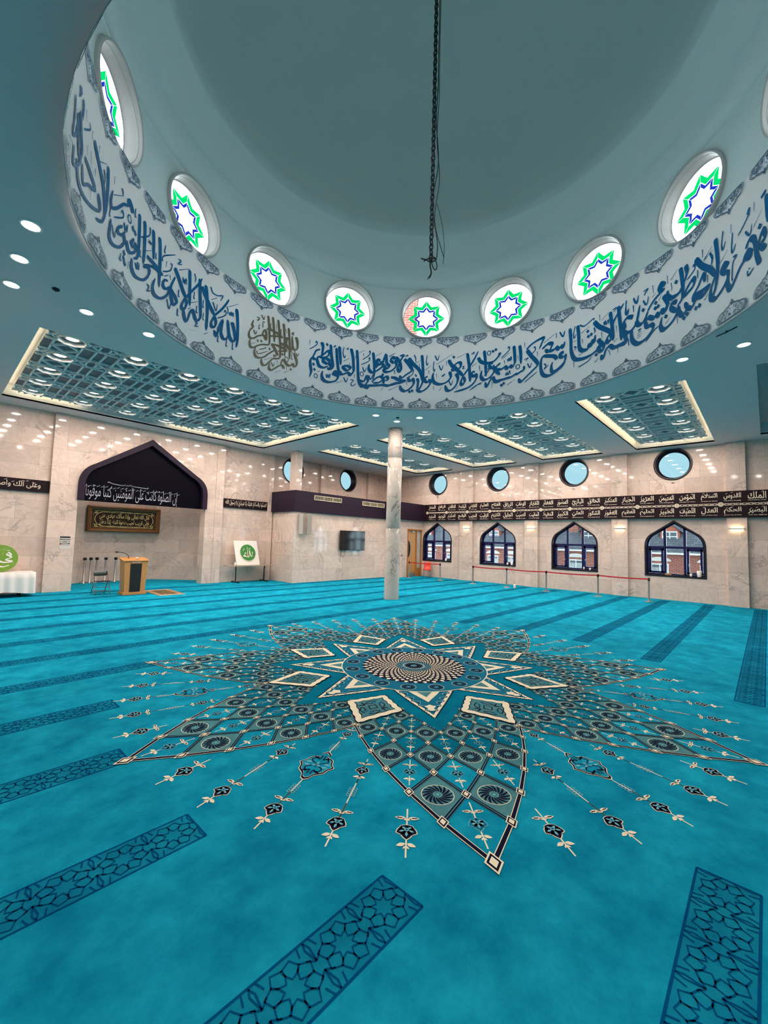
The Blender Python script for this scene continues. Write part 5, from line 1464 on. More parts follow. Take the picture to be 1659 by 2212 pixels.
# ================================================================ MIHRAB WALL AND THE THINGS BEFORE IT
# dark pointed hood filling the head of the niche
hd = thing('niche_hood', (5.79, 17.80, 3.18), 'dark pointed arch panel with silver lettering over the niche', 'wall panel')
def hl(d): return arch_loop(0.0, 2.30 - d, 0.0, 0.55, 1.35 - 0.45 * d, 1.83 - 0.85 * d, 2.58 - 1.2 * d, 10)
outer = hl(0.0); inner = [(x, max(z, 0.0)) for x, z in hl(0.20)]
k = len(outer)
mb = MB()
for y0_, o_, i_ in ((-0.03, outer, inner), (0.22, outer, inner)):
    mb.add([(x, y0_, z) for x, z in o_] + [(x, y0_, z) for x, z in i_], [(q, q + 1, k + q + 1, k + q) for q in range(k - 1)])
for lp in (outer, inner):
    mb.add([(x, -0.03, z) for x, z in lp] + [(x, 0.22, z) for x, z in lp], [(q, q + 1, k + q + 1, k + q) for q in range(k - 1)])
mb.build('arch_frame', M_DARK, hd)
M_HOOD = mat('hood_black', (6, 4, 14), 0.4, spec=0.06)
MB().plate([hl(0.12)], lambda u, v, t: (u, t, v), 0.16, 0.22).build('panel', M_HOOD, hd)
def hf(u, v): return (u, 0.155, v)
mb = MB()
put_text(mb, 'إن الصلوة كانت على المؤمنين كتبا موقوتا', hf, -0.46, 0.31, 3.16, 0.60, 0, -0.004)
rnd = random.Random(5)
for q in range(26):
    u = -2.05 + 3.2 * q / 25; v = 0.50 + 0.06 * rnd.random()
    L, R = ribbon([(u - 0.05, v - 0.02), (u + 0.05, v + 0.03)], 0.014)
    mb.add([hf(*p) for p in L + R], [(0, 1, 3, 2)])
mb.build('verse_lettering', M_SILVLET, hd)
mb = MB()
put_text(mb, 'بسم الله الرحمن الرحيم', hf, -0.70, 0.68, 0.42, 0.10, 0, 0.0)
for pts in ([(-1.38, 0.72), (-1.34, 0.75), (-1.22, 0.70), (-0.92, 0.665)], [(-0.48, 0.665), (-0.2, 0.65), (-0.02, 0.645), (-0.02, 0.69)]):
    L, R = ribbon(smooth(pts, 4), 0.02)
    n = len(L); mb.add([hf(*p) for p in L + R], [(i, i + 1, n + i + 1, n + i) for i in range(n - 1)])
mb.build('basmala_lettering', M_SILVLET, hd)

# lettered boards either side
for x0, x1, txt, lab, z0, z1, sx in ((-0.7, 2.72, 'وعلى آلك واصحابك يا سيدي يا رسول الله', 'dark board of white Arabic lettering left of the niche', 3.34, 3.74, 0.90), (8.86, 11.28, 'الصلوة والسلام عليك يا سيدي يا رسول الله', 'dark board of white Arabic lettering between niche and bulkhead', 3.35, 3.75, 0.86)):
    t = thing('lettered_board', (x0, YQ - 0.03, z0), lab, 'wall panel')
    MB().box(0, x1 - x0, -0.05, 0, 0, z1 - z0).build('panel', M_FRIEZE, t, bevel=0.004)
    mb = MB(); w_ = x1 - x0
    put_text(mb, txt, lambda u, v: (u, -0.054, v), w_ * 0.48, (z1 - z0) * 0.5, w_ * sx, (z1 - z0) * 0.74, 0, 0.006)
    for q in range(16):
        u = w_ * (0.1 + 0.78 * q / 15); v = 0.31 + 0.03 * (q % 3 - 1)
        L, R = ribbon([(u - 0.035, v - 0.015), (u + 0.035, v + 0.015)], 0.012)
        mb.add([(a, -0.054, b) for a, b in L + R], [(0, 1, 3, 2)])
    mb.build('lettering', M_CREAMLET, t)

# gold calligraphy in a deep wooden frame on the niche back wall
fr = thing('framed_calligraphy', (5.83, 20.75, 2.08), 'gold calligraphy in a deep brown wooden frame in the niche', 'picture')
W2, H2 = 1.39, 1.10
mb = MB()
prof = [(0.0, -0.02), (0.0, -0.16), (0.05, -0.18), (0.10, -0.13), (0.16, -0.11), (0.17, -0.06)]
rings = []
for d, y in prof:
    rings.append([(-W2 + d, y, d), (W2 - d, y, d), (W2 - d, y, H2 - d), (-W2 + d, y, H2 - d)])
mb.add([p for r in rings for p in r], [(i * 4 + q, i * 4 + (q + 1) % 4, i * 4 + 4 + (q + 1) % 4, i * 4 + 4 + q) for i in range(len(rings) - 1) for q in range(4)])
mb.build('frame', M_BROWN, fr)
MB().box(-W2 + 0.1, W2 - 0.1, -0.07, -0.01, 0.1, H2 - 0.1).build('ground', mat('dark_brown_velvet', (58, 32, 18), 0.8), fr)
def ff(u, v, lay=0): return (u, -0.074 - 0.001 * lay, v)
F = FLAT(ff)
F.strip([(-1.17, 0.21), (1.17, 0.21), (1.17, 0.89), (-1.17, 0.89)], 0.02, 0, 0, True)
ov = [(0.80 + 0.32 * cos(a), 0.55 + 0.30 * sin(a)) for a in [pi / 2 - pi * q / 16 for q in range(17)]] + [(-0.80 - 0.32 * cos(a), 0.55 - 0.30 * sin(a)) for a in [pi / 2 - pi * q / 16 for q in range(17)]]
F.strip(ov, 0.024, 1, 0, True)
for sx in (1, -1):
    for sz in (1, -1):
        for R in (0.045, 0.025):
            F.ring((sx * 1.08, 0.55 + sz * 0.27), R, 0.014, 1, 0, 14)
        F.strip([(sx * 1.0, 0.55 + sz * 0.315), (sx * 1.1, 0.55 + sz * 0.315), (sx * 1.14, 0.55 + sz * 0.2)], 0.014, 1, 0)
F.build('border', M_GOLD, fr)
mb = MB()
put_text(mb, 'قال الله تعالى وإذا سألك عبادي عني', ff, 0.0, 0.68, 1.92, 0.34, 0, 0.02)
put_text(mb, 'فإني قريب أجيب دعوة الداع إذا دعان', ff, 0.0, 0.42, 1.92, 0.34, 0, 0.02)
mb.build('lettering', M_GOLD, fr)

# lectern
lc = thing('lectern', (4.87, 16.0, 0), 'pale oak lectern with a tall black front panel on the carpet', 'lectern')
MB().box(-0.36, 0.36, -0.27, 0.27, 0.0, 0.09).build('plinth', M_WOOD, lc, bevel=0.008)
mb = MB()
lo = [(-0.315, -0.23, 0.09), (0.315, -0.23, 0.09), (0.315, 0.23, 0.09), (-0.315, 0.23, 0.09)]
hi = [(-0.36, -0.25, 1.12), (0.36, -0.25, 1.12), (0.36, 0.25, 1.19), (-0.36, 0.25, 1.19)]
mb.hexa(lo, hi); mb.build('body', M_WOOD, lc, bevel=0.006)
mb = MB()
mb.hexa([(-0.40, -0.28, 1.12), (0.40, -0.28, 1.12), (0.40, 0.28, 1.20), (-0.40, 0.28, 1.20)], [(-0.40, -0.28, 1.15), (0.40, -0.28, 1.15), (0.40, 0.28, 1.23), (-0.40, 0.28, 1.23)])
mb.build('top', M_WOOD, lc, bevel=0.006)
MB().hexa([(-0.16, -0.245, 0.10), (0.16, -0.245, 0.10), (0.16, -0.2, 0.10), (-0.16, -0.2, 0.10)], [(-0.17, -0.265, 1.04), (0.17, -0.265, 1.04), (0.17, -0.2, 1.04), (-0.17, -0.2, 1.04)]).build('front_panel', M_BLACKM, lc)
mb = MB()
for q in range(7): mb.box(-0.12 + 0.035 * q, -0.097 + 0.035 * q, -0.263, -0.255, 1.075, 1.10)
mb.build('plaque', M_CLOTHW, lc)
mc = MB()
mc.tube(smooth([(-0.16, 0.05, 1.17), (-0.17, 0.04, 1.28), (-0.26, 0.0, 1.36), (-0.42, -0.04, 1.41), (-0.52, -0.06, 1.42)], 5), 0.010, 8)
mo = mc.build('microphone', M_BLACKM, lc)
MB().tube([(-0.51, -0.06, 1.42), (-0.59, -0.07, 1.425)], [0.02, 0.024], 10).build('capsule', M_BLACK, mo)
t = thing('tissue_pack', (4.93, 15.95, 1.195), 'small white tissue pack lying on top of the lectern', 'tissue pack')
MB().box(-0.05, 0.05, -0.04, 0.04, 0, 0.03).build('pack', M_CLOTHW, t, bevel=0.008)
MB().add([(-0.03, 0, 0.029), (0.03, 0, 0.029), (0.02, 0.01, 0.055), (-0.02, -0.01, 0.05)], [(0, 1, 2, 3)]).build('tissue', M_CLOTHW, t)

# folding chair, seen from behind its back rest
M_FST = mat('grey_beige_steel', (128, 118, 106), 0.35, 0.4)
M_FPL = mat('grey_green_vinyl', (92, 98, 92), 0.45)
fc = thing('folding_chair', (4.06, 16.5, 0), 'grey steel folding chair beside the lectern', 'chair', rz=0.05)
for s in (-1, 1):
    MB().tube(smooth([(s * 0.225, -0.24, 0.0), (s * 0.218, -0.12, 0.28), (s * 0.212, 0.04, 0.60), (s * 0.205, 0.10, 0.78)], 3), 0.013, 8).build('front_leg', M_FST, fc)
    MB().tube(smooth([(s * 0.20, 0.24, 0.0), (s * 0.195, 0.10, 0.24), (s * 0.19, -0.03, 0.42)], 3), 0.012, 8).build('rear_leg', M_FST, fc)
mb = MB()
for z, y in ((0.12, -0.19), (0.24, -0.14)): mb.tube([(-0.22, y, z), (0.22, y, z)], 0.010, 8)
mb.tube([(-0.198, 0.19, 0.10), (0.198, 0.19, 0.10)], 0.010, 8)
mb.build('stretcher', M_FST, fc)
mb = MB()
n = 9
pts = []
for i in range(n):
    u = -0.215 + 0.43 * i / (n - 1); c = 0.035 * (1 - (u / 0.215) ** 2)
    pts.append((u, c))
vs = []
for u, c in pts:
    e = 1 - (abs(u) / 0.215) ** 6 * 0.35
    vs += [(u, 0.075 + c, 0.70 - 0.10 * e), (u, 0.10 + c, 0.70 + 0.09 * e), (u, 0.115 + c, 0.70 + 0.09 * e), (u, 0.09 + c, 0.70 - 0.10 * e)]
mb.add(vs, [(i * 4 + j, i * 4 + (j + 1) % 4, i * 4 + 4 + (j + 1) % 4, i * 4 + 4 + j) for i in range(n - 1) for j in range(4)] + [(0, 1, 2, 3), ((n - 1) * 4, (n - 1) * 4 + 3, (n - 1) * 4 + 2, (n - 1) * 4 + 1)], 0, True)
mb.build('backrest', M_FPL, fc)
mb = MB()
lo = [(-0.20, -0.26, 0.425), (0.20, -0.26, 0.425), (0.185, 0.12, 0.405), (-0.185, 0.12, 0.405)]
mb.hexa(lo, [(x, y, z + 0.035) for x, y, z in lo]); mb.build('seat', mat('dark_blue_grey_vinyl', (52, 54, 66), 0.5), fc, bevel=0.012)

# prayer rug
rg = thing('prayer_rug', (5.83, 15.82, 0.004), 'fringed beige prayer rug on the carpet right of the lectern', 'rug', rz=-0.03)
M_RUGT = mat('rug_tan', (186, 160, 128), 0.95, spec=0.05); M_RUGD = mat('rug_brown', (92, 62, 46), 0.95, spec=0.05); M_RUGG = mat('rug_olive', (90, 96, 60), 0.95, spec=0.05)
F = FLAT(lambda x, y, l: (x, y, 0.010 + 0.0008 * l))
F.box(-0.43, 0.43, -0.80, 0.80, 0.0, 0.010)
def rect(a, b): return [(-a, -b), (a, -b), (a, b), (-a, b)]
F.strip(rect(0.40, 0.76), 0.03, 1, 1, True); F.strip(rect(0.34, 0.70), 0.05, 1, 1, True); F.strip(rect(0.34, 0.70), 0.018, 2, 0, True)
F.poly(rect(0.28, 0.63), 1, 1)
for i in range(-3, 4):
    for j in range(-7, 8):
        F.poly([(i * 0.08 + 0.03, j * 0.085), (i * 0.08, j * 0.085 + 0.032), (i * 0.08 - 0.03, j * 0.085), (i * 0.08, j * 0.085 - 0.032)], 2, 0 if (i + j) % 2 else 2)
F.poly([(0.16, 0), (0.0, 0.3), (-0.16, 0), (0, -0.3)], 3, 2)
F.build('pile', [M_RUGT, M_RUGD, M_RUGG], rg)
mb = MB()
for s in (-1, 1):
    for q in range(44):
        x = -0.42 + 0.84 * q / 43
        mb.tube([(x, s * 0.80, 0.006), (x + 0.006 * ((q * 7) % 5 - 2), s * 0.86, 0.004)], 0.005, 4)
mb.build('fringe', M_CLOTHW, rg)

# nib lettering on the round signs, in units of the disc radius
def disc_letters(strokes, fn, r, m, name, parent, w=0.10):
    mb = MB()
    for st in strokes:
        ww = w * st[0]
        L, R = nib_ribbon([(x * r, y * r) for x, y in st[1]], ww * r, 55, 0.35)
        n = len(L)
        mb.add([fn(*p) for p in L + R], [(i, i + 1, n + i + 1, n + i) for i in range(n - 1)])
    return mb.build(name, m, parent)
ALLAH = [(1.3, [(0.52, 0.12), (0.55, -0.1), (0.50, -0.36), (0.40, -0.42), (0.30, -0.30), (0.22, 0.30)]), (1.25, [(0.22, 0.34), (0.18, 0.0), (0.14, -0.42), (0.0, -0.46), (-0.06, -0.30), (-0.02, 0.62)]),
         (1.25, [(-0.02, 0.66), (-0.03, 0.1), (-0.06, -0.46), (-0.10, -0.62)]), (1.2, [(-0.06, -0.40), (-0.22, -0.46), (-0.40, -0.40), (-0.46, -0.20), (-0.36, -0.02), (-0.26, -0.12), (-0.34, -0.34), (-0.52, -0.42), (-0.64, -0.30)]),
         (0.7, [(-0.66, 0.10), (-0.50, 0.32), (-0.30, 0.46)]), (0.7, [(-0.56, 0.36), (-0.46, 0.44), (-0.42, 0.36), (-0.52, 0.26)]), (0.7, [(0.16, 0.46), (0.22, 0.42), (0.26, 0.50), (0.32, 0.46), (0.38, 0.56)])]
MUHAM = [(1.2, [(0.62, 0.22), (0.46, 0.42), (0.34, 0.30), (0.50, 0.18), (0.62, 0.06), (0.30, -0.10), (0.70, -0.24), (0.20, -0.30), (-0.10, -0.14), (-0.20, 0.06), (-0.34, 0.02), (-0.30, -0.16), (-0.50, -0.30), (-0.80, -0.22)]),
         (1.1, [(0.52, -0.50), (0.20, -0.62), (-0.10, -0.56), (-0.30, -0.44), (-0.40, -0.60)]), (0.7, [(0.10, 0.62), (0.30, 0.70)]), (0.7, [(-0.20, 0.52), (0.0, 0.62)]), (0.6, [(-0.55, 0.40), (-0.45, 0.50), (-0.38, 0.40)]),
         (0.6, [(0.70, -0.46), (0.78, -0.36)]), (0.6, [(0.06, 0.30), (0.16, 0.44)]), (0.6, [(-0.60, 0.1), (-0.66, 0.24)]), (0.5, [(0.36, 0.62), (0.46, 0.56), (0.5, 0.66)])]

# right: trestle table with a leaning white board and green roundel
tb = thing('trestle_table', (10.03, 17.47, 0), 'grey topped folding table on black T legs by the mihrab wall', 'table')
MB().box(-1.06, 1.06, -0.30, 0.30, 0.735, 0.765).build('tabletop', mat('table_edge', (168, 150, 128), 0.4), tb, bevel=0.004)
for s in (-0.62, 0.80):
    MB().tube([(s, 0, 0.735), (s, 0, 0.06)], 0.022, 8).box(s - 0.03, s + 0.03, -0.33, 0.33, 0.025, 0.06).tube([(s, -0.28, 0.025), (s, -0.28, 0.0)], 0.025, 8).tube([(s, 0.28, 0.025), (s, 0.28, 0.0)], 0.025, 8).build('leg', M_BLACKM, tb)
brd = thing('sign_board', (9.97, 17.42, 0.765), 'square white board with a green roundel leaning on the table', 'sign')
tilt = 0.25
def bf(u, v, d=0.0): return (u - 0.06 * v, v * sin(tilt) - d * cos(tilt), v * cos(tilt) + d * sin(tilt))
mb = MB()
mb.hexa([bf(-0.575, 0, 0.0), bf(0.575, 0, 0.0), bf(0.575, 1.13, 0.0), bf(-0.575, 1.13, 0.0)], [bf(-0.575, 0, 0.03), bf(0.575, 0, 0.03), bf(0.575, 1.13, 0.03), bf(-0.575, 1.13, 0.03)])
mb.build('board', mat('board_white', (242, 232, 222), 0.4), brd, bevel=0.003)
mb = MB()
n = 44; dc = (0.04, 0.57); dr = 0.40
for d0, d1, r0, mi in ((0.031, 0.055, dr, 1), (0.055, 0.056, dr - 0.025, 0)):
    mb.add([bf(dc[0] + r0 * cos(2 * pi * q / n), dc[1] + r0 * sin(2 * pi * q / n), d1) for q in range(n)], [list(range(n))], mi)
    mb.add([bf(dc[0] + r0 * cos(2 * pi * q / n), dc[1] + r0 * sin(2 * pi * q / n), d) for d in (d0, d1) for q in range(n)], [(q, (q + 1) % n, n + (q + 1) % n, n + q) for q in range(n)], mi)
ro = mb.build('roundel', [M_GREEN, M_CREAMLET], brd)
disc_letters(ALLAH, lambda x, y: bf(dc[0] + x, dc[1] + y, 0.061), dr, M_CREAMLET, 'lettering', ro)
t = thing('pot', (9.30, 17.36, 0.765), 'tiny white pot at the left end of the trestle table', 'pot')
MB().lathe([(0.0005, 0), (0.035, 0), (0.045, 0.02), (0.04, 0.10), (0.03, 0.12), (0.0005, 0.12)], 18).build('body', M_CLOTHW, t)
MB().lathe([(0.031, 0.118), (0.033, 0.15), (0.0005, 0.155)], 16).build('lid', M_CREAMLET, t)

# left: skirted table with the leaf-green roundel
lt = thing('skirted_table', (0.9, 17.40, 0), 'folding table under a pleated white cloth at the left edge', 'table')
for s in (-1.2, 0.0, 1.2):
    MB().tube([(s, -0.25, 0.72), (s, -0.25, 0.0)], 0.018, 8).tube([(s, 0.25, 0.72), (s, 0.25, 0.0)], 0.018, 8).tube([(s, -0.25, 0.05), (s, 0.25, 0.05)], 0.014, 8).build('leg', M_BLACKM, lt)
MB().box(-1.48, 1.48, -0.33, 0.33, 0.70, 0.735).build('tabletop', M_CLOTHW, lt)
tcl = thing('tablecloth', (0.9, 17.40, 0.0), 'pleated white cloth hanging from the table at the left edge', 'tablecloth')
mb = MB()
per = []
steps = 170
hx, hy = 1.52, 0.36
def perim(t):
    L = 4 * (hx + hy); d = t * L
    for (ax, ay), (bx, by) in (((-hx, -hy), (hx, -hy)), ((hx, -hy), (hx, hy)), ((hx, hy), (-hx, hy)), ((-hx, hy), (-hx, -hy))):
        l = abs(bx - ax) + abs(by - ay)
        if d <= l + 1e-9:
            return (ax + (bx - ax) * d / l, ay + (by - ay) * d / l)
        d -= l
    return (-hx, -hy)
rows = [(0.748, 0.0), (0.742, 0.5), (0.55, 1.0), (0.30, 1.35), (0.13, 1.6)]
vs = []
for z, f in rows:
    for q in range(steps):
        x, y = perim(q / steps)
        w_ = 0.016 * f * sin(q * 2 * pi / 6.0 + 0.6 * sin(q * 0.37))
        vs.append((x * (1 + (0.02 * f + w_ * 0.5) / 1.5) , y * (1 + (0.03 * f + w_) / 0.36), z - (0.03 * sin(q * 0.21) if f > 1.5 else 0)))
mb.add(vs, [(i * steps + q, i * steps + (q + 1) % steps, (i + 1) * steps + (q + 1) % steps, (i + 1) * steps + q) for i in range(len(rows) - 1) for q in range(steps)], 0, True)
mb.add(vs[:steps], [list(range(steps))])
mb.build('cloth', M_CLOTHW, tcl)
gr = thing('round_sign', (1.60, 17.42, 0.752), 'leaf-green round sign with white lettering on the white table', 'sign')
def gf(u, v, d=0.0): return (u, v * sin(0.2) - d * cos(0.2), v * cos(0.2) + d * sin(0.2))
mb = MB(); gr_r = 0.42
mb.add([gf(gr_r * cos(2 * pi * q / n), gr_r + gr_r * sin(2 * pi * q / n), 0.03) for q in range(n)], [list(range(n))])
mb.add([gf(gr_r * cos(2 * pi * q / n), gr_r + gr_r * sin(2 * pi * q / n), d) for d in (0.0, 0.03) for q in range(n)], [(q, (q + 1) % n, n + (q + 1) % n, n + q) for q in range(n)])
mb.add([gf(gr_r * cos(2 * pi * q / n), gr_r + gr_r * sin(2 * pi * q / n), 0.0) for q in range(n)], [list(range(n))[::-1]])
gd = mb.build('disc', M_GREEN2, gr)
disc_letters(MUHAM, lambda x, y: gf(x, gr_r + y, 0.034), gr_r, M_CLOTHW, 'lettering', gr)
t = thing('door_plate', (1.32, YQ, 2.02), 'small pale wall plate above the green sign', 'wall plate')
MB().box(-0.16, 0.16, -0.02, 0, -0.025, 0.025).build('plate', M_WHITE, t, bevel=0.003)
MB().lathe([(0.012, 0), (0.012, 0.004), (0.0005, 0.005)], 10, M=Matrix.Translation((0.12, -0.02, 0)) @ Matrix.Rotation(pi / 2, 4, 'X')).build('screw', M_STEEL, t)

# notice on the niche jamb
t = thing('notice', (3.245, 17.86, 1.45), 'printed paper notice with black header on the niche jamb', 'notice')
MB().box(-0.155, 0.155, -0.006, 0, 0, 0.44).build('paper', mat('notice_paper', (214, 204, 196), 0.6), t)
mb = MB()
mb.box(-0.15, 0.15, -0.009, -0.006, 0.385, 0.435).box(-0.15, 0.15, -0.009, -0.006, 0.325, 0.345).box(-0.15, -0.08, -0.009, -0.006, 0.155, 0.20, 1).box(0.08, 0.15, -0.009, -0.006, 0.17, 0.20)
for q in range(7): mb.box(-0.075, 0.07, -0.009, -0.006, 0.165 + 0.02 * q, 0.171 + 0.02 * q)
for q in range(3): mb.box(-0.145, -0.09, -0.009, -0.006, 0.23 + 0.025 * q, 0.236 + 0.025 * q).box(0.09, 0.145, -0.009, -0.006, 0.23 + 0.025 * q, 0.236 + 0.025 * q)
mb.box(-0.15, 0.15, -0.009, -0.006, 0.125, 0.130)
mb.build('print', [M_BLACKM, mat('notice_red', (130, 50, 44), 0.6)], t)

# ---------------------------------------------------------------- the box wall: television, speakers, vents, door
tv = thing('television', (14.97, 15.985, 1.51), 'black flat television on the marble box wall', 'television')
MB().box(-0.87, 0.87, -0.12, -0.06, 0, 1.0).build('bezel', M_BLACKM, tv, bevel=0.008)
MB().box(-0.85, 0.85, -0.123, -0.119, 0.025, 0.98).build('screen', M_BLACK, tv)
MB().box(-0.2, 0.2, -0.06, 0, 0.3, 0.7).build('bracket', M_BLACKM, tv)
mb = MB()
mb.tube(smooth([(-0.70, -0.05, 0.06), (-0.72, -0.04, -0.15), (-0.66, -0.03, -0.30), (-0.56, -0.03, -0.34), (-0.48, -0.03, -0.22), (-0.52, -0.04, 0.04)], 5), 0.008, 6)
mb.tube(smooth([(-0.74, -0.05, 0.04), (-0.755, -0.03, -0.3), (-0.75, -0.03, -0.62)], 4), 0.008, 6)
mb.build('cable', M_BLACKM, tv)
for i, (x, y, rz, wdt, lab) in enumerate(((11.69, 15.86, 0.55, 0.20, 'slim grey wall speaker against the pillar, the left one'), (12.03, 15.76, -0.25, 0.24, 'slim grey wall speaker turned outwards, the right one'))):
    t = thing('wall_speaker', (x, y, 2.24), lab, 'speaker', 'pair of wall speakers under the bulkhead', rz)
    mb = MB()
    mb.hexa([(-wdt / 2 + 0.02, -0.09, 0), (wdt / 2 - 0.02, -0.09, 0), (wdt / 2, 0.10, 0.0), (-wdt / 2, 0.10, 0.0)], [(-wdt / 2 + 0.02, -0.07, 0.95), (wdt / 2 - 0.02, -0.07, 0.95), (wdt / 2, 0.10, 0.95), (-wdt / 2, 0.10, 0.95)])
    mb.build('cabinet', mat('speaker_grey_%d' % i, (186, 176, 166), 0.5), t, bevel=0.01)
    MB().hexa([(-wdt / 2 + 0.03, -0.098, 0.02), (wdt / 2 - 0.03, -0.098, 0.02), (wdt / 2 - 0.03, -0.088, 0.02), (-wdt / 2 + 0.03, -0.088, 0.02)], [(-wdt / 2 + 0.03, -0.078, 0.93), (wdt / 2 - 0.03, -0.078, 0.93), (wdt / 2 - 0.03, -0.068, 0.93), (-wdt / 2 + 0.03, -0.068, 0.93)]).build('grille', mat('speaker_mesh_%d' % i, (160, 150, 140), 0.7), t)
v0 = None
for x, lab in ((13.24, 'white three-bay air vent on the left of the dark bulkhead'), (16.46, 'white three-bay air vent nearest the round column')):
    if v0 is None:
        v0 = thing('air_vent', (x, 15.9, 3.89), lab, 'air vent', 'vents in the dark bulkhead')
        mb = MB().box(-0.87, 0.87, -0.03, 0, 0, 0.03).box(-0.87, 0.87, -0.03, 0, 0.20, 0.23)
        for u in (-0.87, -0.30, 0.27, 0.84): mb.box(u, u + 0.03, -0.03, 0, 0, 0.23)
        mb.build('frame', mat('vent_cream', (214, 200, 172), 0.4), v0)
        mb = MB()
        for q in range(3):
            for k in range(14): mb.box(-0.83 + 0.57 * q + 0.037 * k, -0.815 + 0.57 * q + 0.037 * k, -0.022, -0.004, 0.03, 0.20)
        mb.build('slats', mat('vent_slats', (150, 136, 112), 0.5), v0)
        MB().box(-0.85, 0.85, -0.003, 0, 0.01, 0.22).build('duct', mat('vent_dark', (84, 74, 62), 0.7), v0)
    else: dup(v0, (x, 15.9, 3.89), None, lab)

dr_ = bpy.data.objects.new('door_1', None); COL.objects.link(dr_); dr_.location = (18.84, 15.40, 0); struct(dr_)
mb = MB()
mb.box(0, 0.07, -0.03, 0.16, 0, 2.78).box(1.31, 1.38, -0.03, 0.16, 0, 2.78).box(0.07, 1.31, -0.03, 0.16, 2.70, 2.78).box(0.86, 0.92, -0.02, 0.14, 0, 2.70)
mb.build('door_frame', M_WOOD2, dr_, bevel=0.004)
leaf_ = MB().box(0.075, 0.855, 0.05, 0.10, 0.01, 2.69).build('door_leaf', M_WOOD, dr_)
mb = MB()
hm = [(0.10, 1.10), (0.10, 2.12)] + [(0.10 + 0.27 * sin(a), 1.61 + 0.51 * cos(a)) for a in [pi * q / 18 for q in range(1, 18)]]
mb.plate([hm], lambda u, v, t: (u, t, v), 0.046, 0.05); mb.build('glazing', M_BLACK, leaf_)
MB().box(0.45, 0.66, -0.01, 0.05, 2.58, 2.64).tube([(0.6, 0.0, 2.64), (0.35, 0.0, 2.68)], 0.01, 6).build('door_closer', M_STEEL, leaf_)
MB().box(0.10, 0.84, 0.044, 0.05, 0.02, 0.24).build('kick_plate', M_STEEL, leaf_)
MB().box(0.92, 1.31, 0.06, 0.09, 0.50, 2.70).build('side_light', mat('obscured_glass', (176, 176, 170), 0.25), dr_)
MB().box(0.92, 1.31, 0.05, 0.10, 0.0, 0.50).build('side_panel', M_WOOD2, dr_)
MB().box(-0.1, 1.5, 0.20, 0.24, 0, 2.8).build('dark_lobby', mat('lobby', (120, 110, 100), 0.8), dr_)
t = thing('light_switch', (18.36, 15.40, 1.24), 'small steel light switch left of the wooden door', 'switch')
MB().box(-0.045, 0.045, -0.012, 0, -0.06, 0.06).build('plate', M_STEEL, t, bevel=0.003)
MB().box(-0.018, 0.018, -0.02, -0.012, -0.03, 0.03).build('rocker', M_BLACKM, t)

# orange-red shell chair by the door
rc = thing('shell_chair', (19.80, 14.66, 0), 'orange-red plastic chair with steel legs by the door', 'chair', rz=radians(118))
mb = MB()      # shell, facing +y in its own frame
prof = [(0.20, 0.425), (0.22, 0.44), (0.12, 0.435), (-0.08, 0.425), (-0.16, 0.44), (-0.205, 0.50), (-0.225, 0.62), (-0.245, 0.78), (-0.25, 0.875)]
N = 9; vs = []
for side in (0.0, 0.012):
    for i, (y, z) in enumerate(prof):
        for q in range(N):
            u = -1 + 2 * q / (N - 1)
            hw = 0.215 if i < 5 else 0.215 - 0.010 * (i - 4)
            lift = 0.02 * u * u if i < 5 else 0.0
            fwd = 0.03 * u * u if i >= 5 else 0.0
            ny, nz = (0, -1) if i < 5 else (-1, 0)
            vs.append((u * hw, y + fwd + ny * side, z + lift + nz * side))
K = len(prof) * N
fs = []
for sd in (0, K):
    fs += [(sd + i * N + q, sd + i * N + q + 1, sd + (i + 1) * N + q + 1, sd + (i + 1) * N + q) for i in range(len(prof) - 1) for q in range(N - 1)]
for i in range(len(prof) - 1):
    for q in (0, N - 1): fs.append((i * N + q, (i + 1) * N + q, K + (i + 1) * N + q, K + i * N + q))
for q in range(N - 1):
    for i in (0, len(prof) - 1): fs.append((i * N + q, i * N + q + 1, K + i * N + q + 1, K + i * N + q))
mb.add(vs, fs, 0, True); mb.build('shell', M_REDCH, rc)
MB().box(-0.07, 0.07, -0.2, -0.193, 0.585, 0.60).build('grip_slot', M_CLOTHW, rc)
for s in (-1, 1):
    MB().tube([(s * 0.17, 0.13, 0.43), (s * 0.23, 0.20, 0.0)], 0.012, 8).build('leg', M_STEEL, rc)
    MB().tube([(s * 0.17, -0.12, 0.42), (s * 0.22, -0.24, 0.0)], 0.012, 8).build('leg', M_STEEL, rc)
MB().tube([(-0.17, 0.13, 0.415), (0.17, 0.13, 0.415), (0.17, -0.12, 0.405), (-0.17, -0.12, 0.405)], 0.011, 8, closed=True).build('seat_frame', M_STEEL, rc)

# unseen lamp added to brighten the niche, guessed from the shadow under the frame
t = thing('recessed_downlight', (5.8, 19.2, 5.9), 'added downlight hidden up in the niche behind the hood', 'ceiling light')
MB().lathe([(0.13, 0.0), (0.128, -0.012), (0.10, -0.014), (0.10, -0.002)], 28).build('trim_ring', M_BEZEL, t)
MB().lathe([(0.10, -0.006), (0.05, -0.01), (0.0005, -0.011)], 28).build('diffuser', M_LED, t)
area(t, (0, 0, -0.03), 0.19, 55.0, LAMP_RGB)
